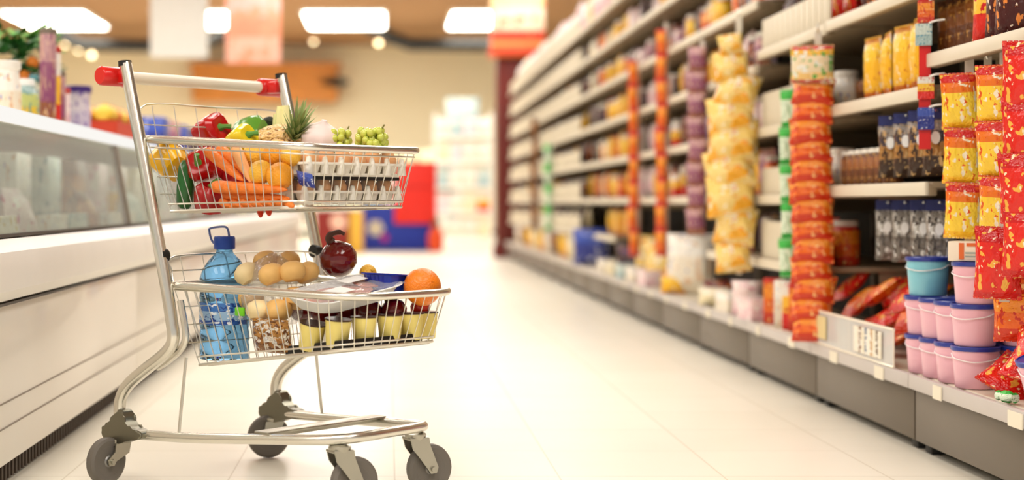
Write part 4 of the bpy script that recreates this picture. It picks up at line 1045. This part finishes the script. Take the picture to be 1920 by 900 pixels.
# grapes
grm = mat('grape_green', (206, 214, 92), .2, coat=.3, vary=.15, vscale=20)
def grapes(px, py, b_, n, sx, label, seed):
    t = thing('grape_bunch', label, 'grapes', CL(*CB(px, py, b_)), CRZ)
    rnd = random.Random(seed); g0 = None; pts = []
    for i in range(n*12):
        p = Vector((rnd.uniform(-sx, sx), rnd.uniform(-.03, .03), rnd.uniform(-.026, .022)))
        if (p.x/sx)**2+(p.y/.032)**2+(p.z/.03)**2 > 1: continue
        if all((p-x).length > .0135 for x in pts): pts.append(p)
        if len(pts) >= n: break
    for p in pts:
        if g0 is None:
            q = B(); ball(q, (0, 0, 0), .0088, 12, 8, sc=(1, 1, 1.12)); g0 = obj('grape', q, grm, t, p)
        else:
            c = g0.copy(); COL.objects.link(c); c.parent = t; c.location = p
    q = B(); tube(q, smooth_path([(-sx*.8, 0, 0), (0, 0, .008), (sx*.5, .004, .02), (sx*.7, .01, .034)], 3), .0018, 6); obj('stalk', q, mat('grape_stalk', (130, 120, 60), .6), t)
grapes(697, 262, .12, 46, .044, 'green grape bunch highest above the rim near the front corner', 3)
grapes(640, 264, .13, 22, .022, 'small green grape bunch between garlic and the larger bunch', 4)
# egg cartons
pulp = mat('carton_pulp', (244, 238, 224), .8, vary=.06, vscale=40, bump=.3, bscale=90); eggm = mat('egg_brown', (246, 176, 112), .45, vary=.1, vscale=30)
lidf = film('carton_lid_clear', (250, 250, 248), .85, .05, .4, 40)
def egg_carton(a_, b_, z, label, seed, tilt=0):
    L2, W2, nE = .315, .105, 6
    t = thing('egg_carton', label, 'egg carton', CL(a_, b_, z), (0, 0, CRZ+PI/2), 'egg cartons in the upper basket')
    q = B(); box(q, (0, 0, .004), (L2-.02, W2-.02, .008), .002)
    for i in range(nE):
        for j in range(2):
            lathe(q, [(.013, 0), (.016, .004), (.0225, .024), (.0235, .028), (.0215, .028), (.013, .006), (0, .005)], 14, c=((i-2.5)*.05, (j-.5)*.049, 0))
    for i in range(nE+1):
        for j in (-1, 0, 1):
            lathe(q, [(.011, .004), (.009, .022), (.005, .042), (0, .044)], 10, c=((i-3)*.05, j*.046, 0))
    for j in (-1, 1): box(q, (0, j*.05, .028), (L2, .004, .006), .001)
    for i in (-1, 1): box(q, (i*L2/2, 0, .028), (.004, W2, .006), .001)
    obj('tray', q, pulp, t)
    q = B(); box(q, (0, 0, .05), (L2, W2, .044), .012); obj('clear_lid', q, lidf, t)
    rnd = random.Random(seed)
    for i in range(nE):
        for j in range(2):
            p = CL(a_, b_, z)+CV*((i-2.5)*.05)+(-CU)*((j-.5)*.049)+Vector((0, 0, .036))
            if egg0[0] is None:
                e = B(); lathe(e, [(0, -.029), (.009, -.027), (.0165, -.018), (.0205, -.005), (.0205, .005), (.016, .018), (.008, .026), (0, .028)], 18); egg0[0] = obj('egg', e, eggm, None, p); o = egg0[0]; o['category'] = 'egg'
            else:
                o = egg0[0].copy(); COL.objects.link(o); o.location = p
            o.rotation_euler = (rnd.uniform(-.1, .1), rnd.uniform(-.1, .1), rnd.uniform(0, 6))
            o['label'] = f'brown egg in the {"higher" if seed == 1 else "lower"} egg carton, {"outer" if j == 0 else "inner"} row'; o['group'] = f'eggs in the {"higher" if seed == 1 else "lower"} carton, {"outer" if j == 0 else "inner"} row'
egg0 = [None]
egg_carton(.412, .032, .6455, 'lower egg carton lying on the floor of the upper basket', 2)
egg_carton(.425, .032, .708, 'higher egg carton resting just under the rim of the upper basket', 1)
t = thing('black_tray', 'thin black plastic tray lying between the two egg cartons', 'tray', CL(.415, .03, .7005), (0, 0, CRZ+PI/2))
q = B(); box(q, (0, 0, .002), (.30, .10, .004), .001); 
for j in (-1, 1): box(q, (0, j*.05, .004), (.30, .003, .008), .001)
obj('sheet', q, M['black'], t)
t = thing('blue_packet', 'small blue and white packet wedged beside the egg cartons', 'packet', CL(*CB(577, 350, -.135)), (.5, .2, CRZ))
obj('pouch', pillow(.05, .035, .02, 2), PK['blue'], t)

# ------------------------------------------------------------------ groceries in the lower basket
# water bottle
bw = CB(421, 600, -.085); BA, BB = bw[0], bw[1]; BZ = LZB(BA)+.006
t = thing('water_bottle', 'large blue water bottle with carrying loop in the lower basket', 'bottle', CL(BA, BB, BZ), CRZ)
wm = mat('bottle_blue_clear', (112, 172, 226), .06, trans=1, ior=1.33)
R = .0585; Hb = .235
prof = [(0, .004), (R*.7, .0), (R*.97, .004), (R, .014)]
for i in range(9):
    z = .02+i*.0155; prof += [(R*.985 if i % 2 else R, z), (R*(.955 if i % 2 else .99), z+.007)]
prof += [(R*.96, .165), (R, .175), (R*.99, .19), (R*.86, .212), (R*.62, .232), (R*.38, .246), (R*.33, .252), (R*.33, .262), (0, .263)]
q = B(); lathe(q, prof, 36); obj('body', q, wm, t)
q = B(); lathe(q, [(R*.37, .256), (R*.42, .258), (R*.42, .283), (R*.38, .287), (0, .288)], 28, lambda a, h: 1+.015*math.cos(28*a)); obj('cap', q, mat('cap_blue', (24, 66, 160), .35, coat=.2), t)
q = B(); tube(q, smooth_path([(-.02, .004, .258), (-.048, .004, .275), (-.058, .004, .298), (-.052, .004, .305), (-.01, .004, .309), (.006, .004, .304), (.012, .004, .286)], 5), .0026, 8); obj('carry_loop', q, mat('loop_blue', (90, 110, 170), .4), t)
lb = pack('bottle_label', [(0, (40, 90, 170)), (.2, (150, 186, 220)), (.62, (60, 116, 190))], [((20, 60, 140), 5, .58), ((236, 240, 246), 4, .58)], .35, bump=0)
q = B()
n = 30
for i in range(n):
    a0_, a1_ = -2.6+2.9*i/n, -2.6+2.9*(i+1)/n
    v = [q.verts.new((R*1.006*math.cos(x), R*1.006*math.sin(x), z)) for x, z in ((a0_, .085), (a1_, .085), (a1_, .135), (a0_, .135))]
    q.faces.new(v)
obj('paper_label', q, lb, t)
# bread rolls in a clear bag
rollm = mat('roll_golden', (236, 186, 112), .55, vary=.25, vscale=18); rollp = mat('roll_pale', (246, 220, 168), .55, vary=.15, vscale=18)
bagc = CB(515, 540, -.04)
t = thing('clear_bread_bag', 'clear plastic bag of round bread rolls beside the blue bottle', 'bag', CL(*bagc), CRZ)
bagf = film('bag_clear', (250, 250, 248), .6, .13, 1.0, 30)
q = B()
lathe(q, [(0, -.085), (.05, -.082), (.072, -.065), (.08, -.04), (.081, -.02), (.081, 0), (.079, .02), (.074, .036), (.064, .052), (.05, .064), (.032, .074), (.02, .08), (0, .082)], 28, lambda a, h: 1+.06*math.sin(5*a+h*40)+.1*mnoise.noise(Vector((4*math.cos(a), 4*math.sin(a), h*60))))
obj('film', q, bagf, t).scale = (.9, .9, 1)
q = B(); box(q, (-.036, -.074, -.052), (.03, .006, .02), .002); obj('green_clip', q, mat('clip_green', (120, 214, 40), .4), t)
k_ = 0
ROLL = ((463, 513, -.10), (508, 515, -.10), (548, 510, -.07), (575, 512, -.02), (500, 490, -.05), (540, 492, -.02), (486, 583, -.115), (522, 583, -.10), (470, 560, -.08), (555, 560, -.06))
for i, (x, y, bb) in enumerate(ROLL):
    q = B(); lathe(q, [(0, -.02), (.02, -.019), (.029, -.008), (.0305, .003), (.026, .015), (.014, .023), (0, .025)], 18, lambda a, h: 1+.05*math.sin(3*a+i))
    o = obj('bread_roll', q, rollp if i in (0, 6) else rollm, None, CL(*CB(x, y, bb)), (random.uniform(-.9, .5), random.uniform(-.6, .6), 0))
    setp(o, 'round bread roll in the clear bag, ' + ('palest, next to the blue bottle', 'front middle one just above the rim', 'front one towards the red onion', 'at the far side by the red onion', 'top one towards the bottle', 'top one towards the onion', 'palest below the rim above the green clip', 'below the rim beside the dark onions', 'tucked below the rim by the bottle', 'hidden below the rim towards the white tray')[i], 'bread roll', 'bread rolls in the clear bag')
# nut pouch
t = thing('nut_pouch', 'clear pouch of brown nuts lying under the bread rolls', 'bag', CL(*CB(515, 662, -.12)), (.2, 0, CRZ))
nm_ = pack('nuts_print', [(0, (176, 116, 50)), (.5, (196, 140, 70))], [((236, 224, 206), 4, .57), ((120, 70, 30), 6, .56), ((246, 244, 240), 3, .62)], .2, bump=1)
obj('pouch', pillow(.12, .078, .045, 3, 12, 10), nm_, t)
# red onions
onm = mat('onion_dark_red', (112, 14, 18), .15, coat=.6, vary=.2, vscale=12)
for i, (x, y, bb, r) in enumerate(((634, 486, .06, .045), (566, 578, .01, .033), (606, 582, .0, .033), (648, 578, .04, .031), (692, 586, .05, .031), (738, 584, .09, .031))):
    t = thing('red_onion', ('glossy dark red onion rising above the rim behind the white tray', 'dark red onion below the rim beside the bread rolls', 'dark red onion below the rim behind the first yellow cups', 'dark red onion deep behind the middle yellow cups', 'dark red onion behind the third yellow cup from the bread', 'dark red onion behind the yellow cups near the front corner')[i], 'onion', CL(*CB(x, y, bb)), (.15, -.35, 0), 'red onions in the lower basket')
    q = B(); lathe(q, [(0, -.92*r), (.4*r, -.86*r), (.85*r, -.5*r), (r, 0), (.88*r, .48*r), (.5*r, .8*r), (.2*r, .95*r), (0, 1.0*r)], 26, lambda a, h: 1+.012*math.sin(9*a)); obj('bulb', q, onm, t)
    q = B(); tube(q, smooth_path([(0, 0, .9*r), (-.1*r, 0, 1.15*r), (.1*r, 0, 1.32*r), (.5*r, 0, 1.3*r), (.75*r, 0, 1.1*r)], 4), [.011]*3+[.008]*6+[.006]*5+[.004]*3, 8); obj('dry_stem', q, mat('onion_stem', (84, 50, 36), .5), t)
# black tray with the yellow cups
cupm = mat('cup_yellow', (250, 230, 132), .4, coat=.2); foil = mat('cup_foil', (66, 40, 34), .3, metal=.3)
CUPS = ((580, 648, -.118, None), (631, 645, -.108, None), (683, 641, None, .560), (731, 636, None, .567), (771, 630, None, .570), (797, 627, None, .560))
cup0 = None
for i, (x, y, bb, aa) in enumerate(CUPS):
    abz = CB(x, y, bb) if bb is not None else CA(x, y, aa)
    z = LZB(abz[0])+.009
    lab = 'yellow dessert cup on the black tray, ' + ('tilted one nearest the bread', 'slightly tilted second one from the bread', 'third from the bread', 'third from the front corner', 'second from the front corner', 'at the front corner under the orange')[i]
    rot = ((0, .22, CRZ), (0, .1, CRZ), (0, 0, CRZ), (0, 0, CRZ), (0, 0, CRZ), (0, 0, CRZ))[i]
    if cup0 is None:
        cup0 = thing('dessert_cup', lab, 'cup', CL(abz[0], abz[1], z), rot, 'yellow dessert cups')
        q = B(); lathe(q, [(0, 0), (.0225, 0), (.0235, .003), (.0285, .056), (.0285, .058)], 28, lambda a, h: 1+.008*math.cos(24*a)); obj('body', q, cupm, cup0)
        q = B(); lathe(q, [(.0, .0575), (.030, .0575), (.0305, .059), (.030, .0605), (0, .061)], 28); obj('foil_lid', q, foil, cup0)
    else: dup(cup0, CL(abz[0], abz[1], z), rot, lab)
t = thing('black_cup_tray', 'flat black tray under the yellow dessert cups', 'tray', CL(.50, -.005, LZB(.50)+.003), (0, -math.atan2(.055, .4), CRZ))
q = B(); box(q, (0, 0, .001), (.18, .245, .003), .001)
for s in (-1, 1): box(q, (0, s*.122, .009), (.18, .003, .018)); box(q, (s*.09, 0, .009), (.003, .245, .018))
obj('sheet', q, M['black'], t)
# white foam tray wrapped in film
tp = CB(655, 552, -.02)
t = thing('foam_tray', 'white foam tray of wrapped sliced meat lying above the yellow cups', 'tray', CL(tp[0]-.006, tp[1]-.012, .443), (.10, -.16, CRZ+PI/2-.1))
foam = mat('foam_white', (246, 246, 242), .6)
q = B(); rings = []
def rr(L2, W2, z, r=.04, n=6):
    pts = []
    for cx, cy, t0 in ((L2-r, W2-r, 0), (-L2+r, W2-r, PI/2), (-L2+r, -W2+r, PI), (L2-r, -W2+r, 1.5*PI)):
        for i in range(n+1): a = t0+PI/2*i/n; pts.append((cx+r*math.cos(a), cy+r*math.sin(a), z))
    return [q.verts.new(p) for p in pts]
rings = [rr(.098, .06, -.012), rr(.118, .078, .016), rr(.124, .084, .018), rr(.122, .082, .020), rr(.112, .072, .015), rr(.095, .056, -.006)]
for A, Bq in zip(rings, rings[1:]):
    for i in range(len(A)): j = (i+1) % len(A); q.faces.new((A[i], A[j], Bq[j], Bq[i]))
q.faces.new(rings[0][::-1]); q.faces.new(rings[-1]); obj('foam_base', q, foam, t)
ham = mat('ham_pink', (214, 120, 84), .35, vary=.2); 
for i, (x, y, c) in enumerate(((-.07, .0, 'ham'), (-.02, .02, 'ham'), (.03, -.01, 'ham'), (.075, .01, 'ham'))):
    q = B(); lathe(q, [(0, 0), (.034, 0), (.036, .002), (.034, .004), (0, .005)], 20, lambda a, h: 1+.08*math.sin(3*a+i)); obj('meat_slice', q, ham, t, (x, y, .004+i*.003), (.1, .08*i-.1, 0))
q = B(); n = 14
for i in range(n):
    for j in range(8):
        v = []
        for ii, jj in ((i, j), (i+1, j), (i+1, j+1), (i, j+1)):
            x, y = -.12+.24*ii/n, -.08+.16*jj/8
            v.append(q.verts.new((x, y, .021+.006*mnoise.noise(Vector((x*40, y*40, 2))))))
        q.faces.new(v)
bmesh.ops.remove_doubles(q, verts=q.verts[:], dist=1e-5)
obj('film_cover', q, film('tray_film', (250, 250, 250), .7, .2, 1.0, 50), t)
q = B(); box(q, (-.05, -.035, .0275), (.07, .05, .0008)); box(q, (.045, .02, .0275), (.06, .04, .0008)); obj('paper_label', q, foam, t, smooth=False)
# blue punnet
pb = CB(737, 515, .10)
t = thing('blue_punnet', 'blue ribbed plastic punnet behind the orange at the front of the lower basket', 'punnet', CL(pb[0], pb[1], .437), (0, .08, CRZ+PI/2))
q = B(); n = 28
def ring(L2, W2, z, amp):
    vs = []
    for i in range(96):
        a = 2*PI*i/96; c, s = math.cos(a), math.sin(a); k = (abs(c)**6+abs(s)**6)**(-1/6)*(1+amp*math.cos(24*a))
        vs.append(q.verts.new((L2*c*k, W2*s*k, z)))
    return vs
rs_ = [ring(.050, .034, 0, .0), ring(.052, .036, .004, .02), ring(.062, .046, .048, .02), ring(.068, .052, .05, 0), ring(.068, .052, .052, 0), ring(.060, .044, .048, .02), ring(.048, .032, .004, 0)]
for A, Bq in zip(rs_, rs_[1:]):
    for i in range(96): j = (i+1) % 96; q.faces.new((A[i], A[j], Bq[j], Bq[i]))
q.faces.new(rs_[0][::-1]); q.faces.new(rs_[-1]); obj('ribbed_wall', q, mat('punnet_blue', (20, 50, 170), .3, coat=.3), t)
# the big orange
o = citrus(792, 538, .105, .0425, mat('citrus_deep', (246, 132, 26), .3, vary=.05, bump=.3, bscale=260, coat=.15), 'large orange above the rim at the front corner of the lower basket'); o['group'] = 'fruit in the lower basket'
tom = mat('tomato_red', (222, 56, 34), .18, coat=.5)
for i, (x, y) in enumerate(((762, 572), (806, 568))):
    a = CA(x, y, .555+.012*i)
    t = thing('tomato', f'red tomato under the large orange, {("beside the white tray", "at the front corner")[i]}', 'tomato', CL(a[0]-.03, a[1], a[2]-.012), 0, 'tomatoes in the lower basket')
    q = B(); lathe(q, [(0, -.017), (.014, -.019), (.022, -.008), (.023, .004), (.016, .016), (.006, .017), (0, .015)], 20, lambda a, h: 1+.03*math.cos(5*a)); obj('flesh', q, tom, t)
    q = B()
    for k in range(5): a_ = k*2*PI/5; tube(q, [(0, 0, .016), (.008*math.cos(a_), .008*math.sin(a_), .0175), (.013*math.cos(a_), .013*math.sin(a_), .015)], [.002, .0015, .0005], 5)
    obj('calyx', q, leafm, t)
o = citrus(690, 512, .10, .02, cit2, 'small yellowish fruit between the red onion and the blue punnet'); o['group'] = 'fruit in the lower basket'
# anything still unused among the prototypes would be a stray: drop it
for pr in proto.values():
    if not pr[1]:
        for c in list(pr[0].children): bpy.data.objects.remove(c, do_unlink=True)
        bpy.data.objects.remove(pr[0], do_unlink=True)
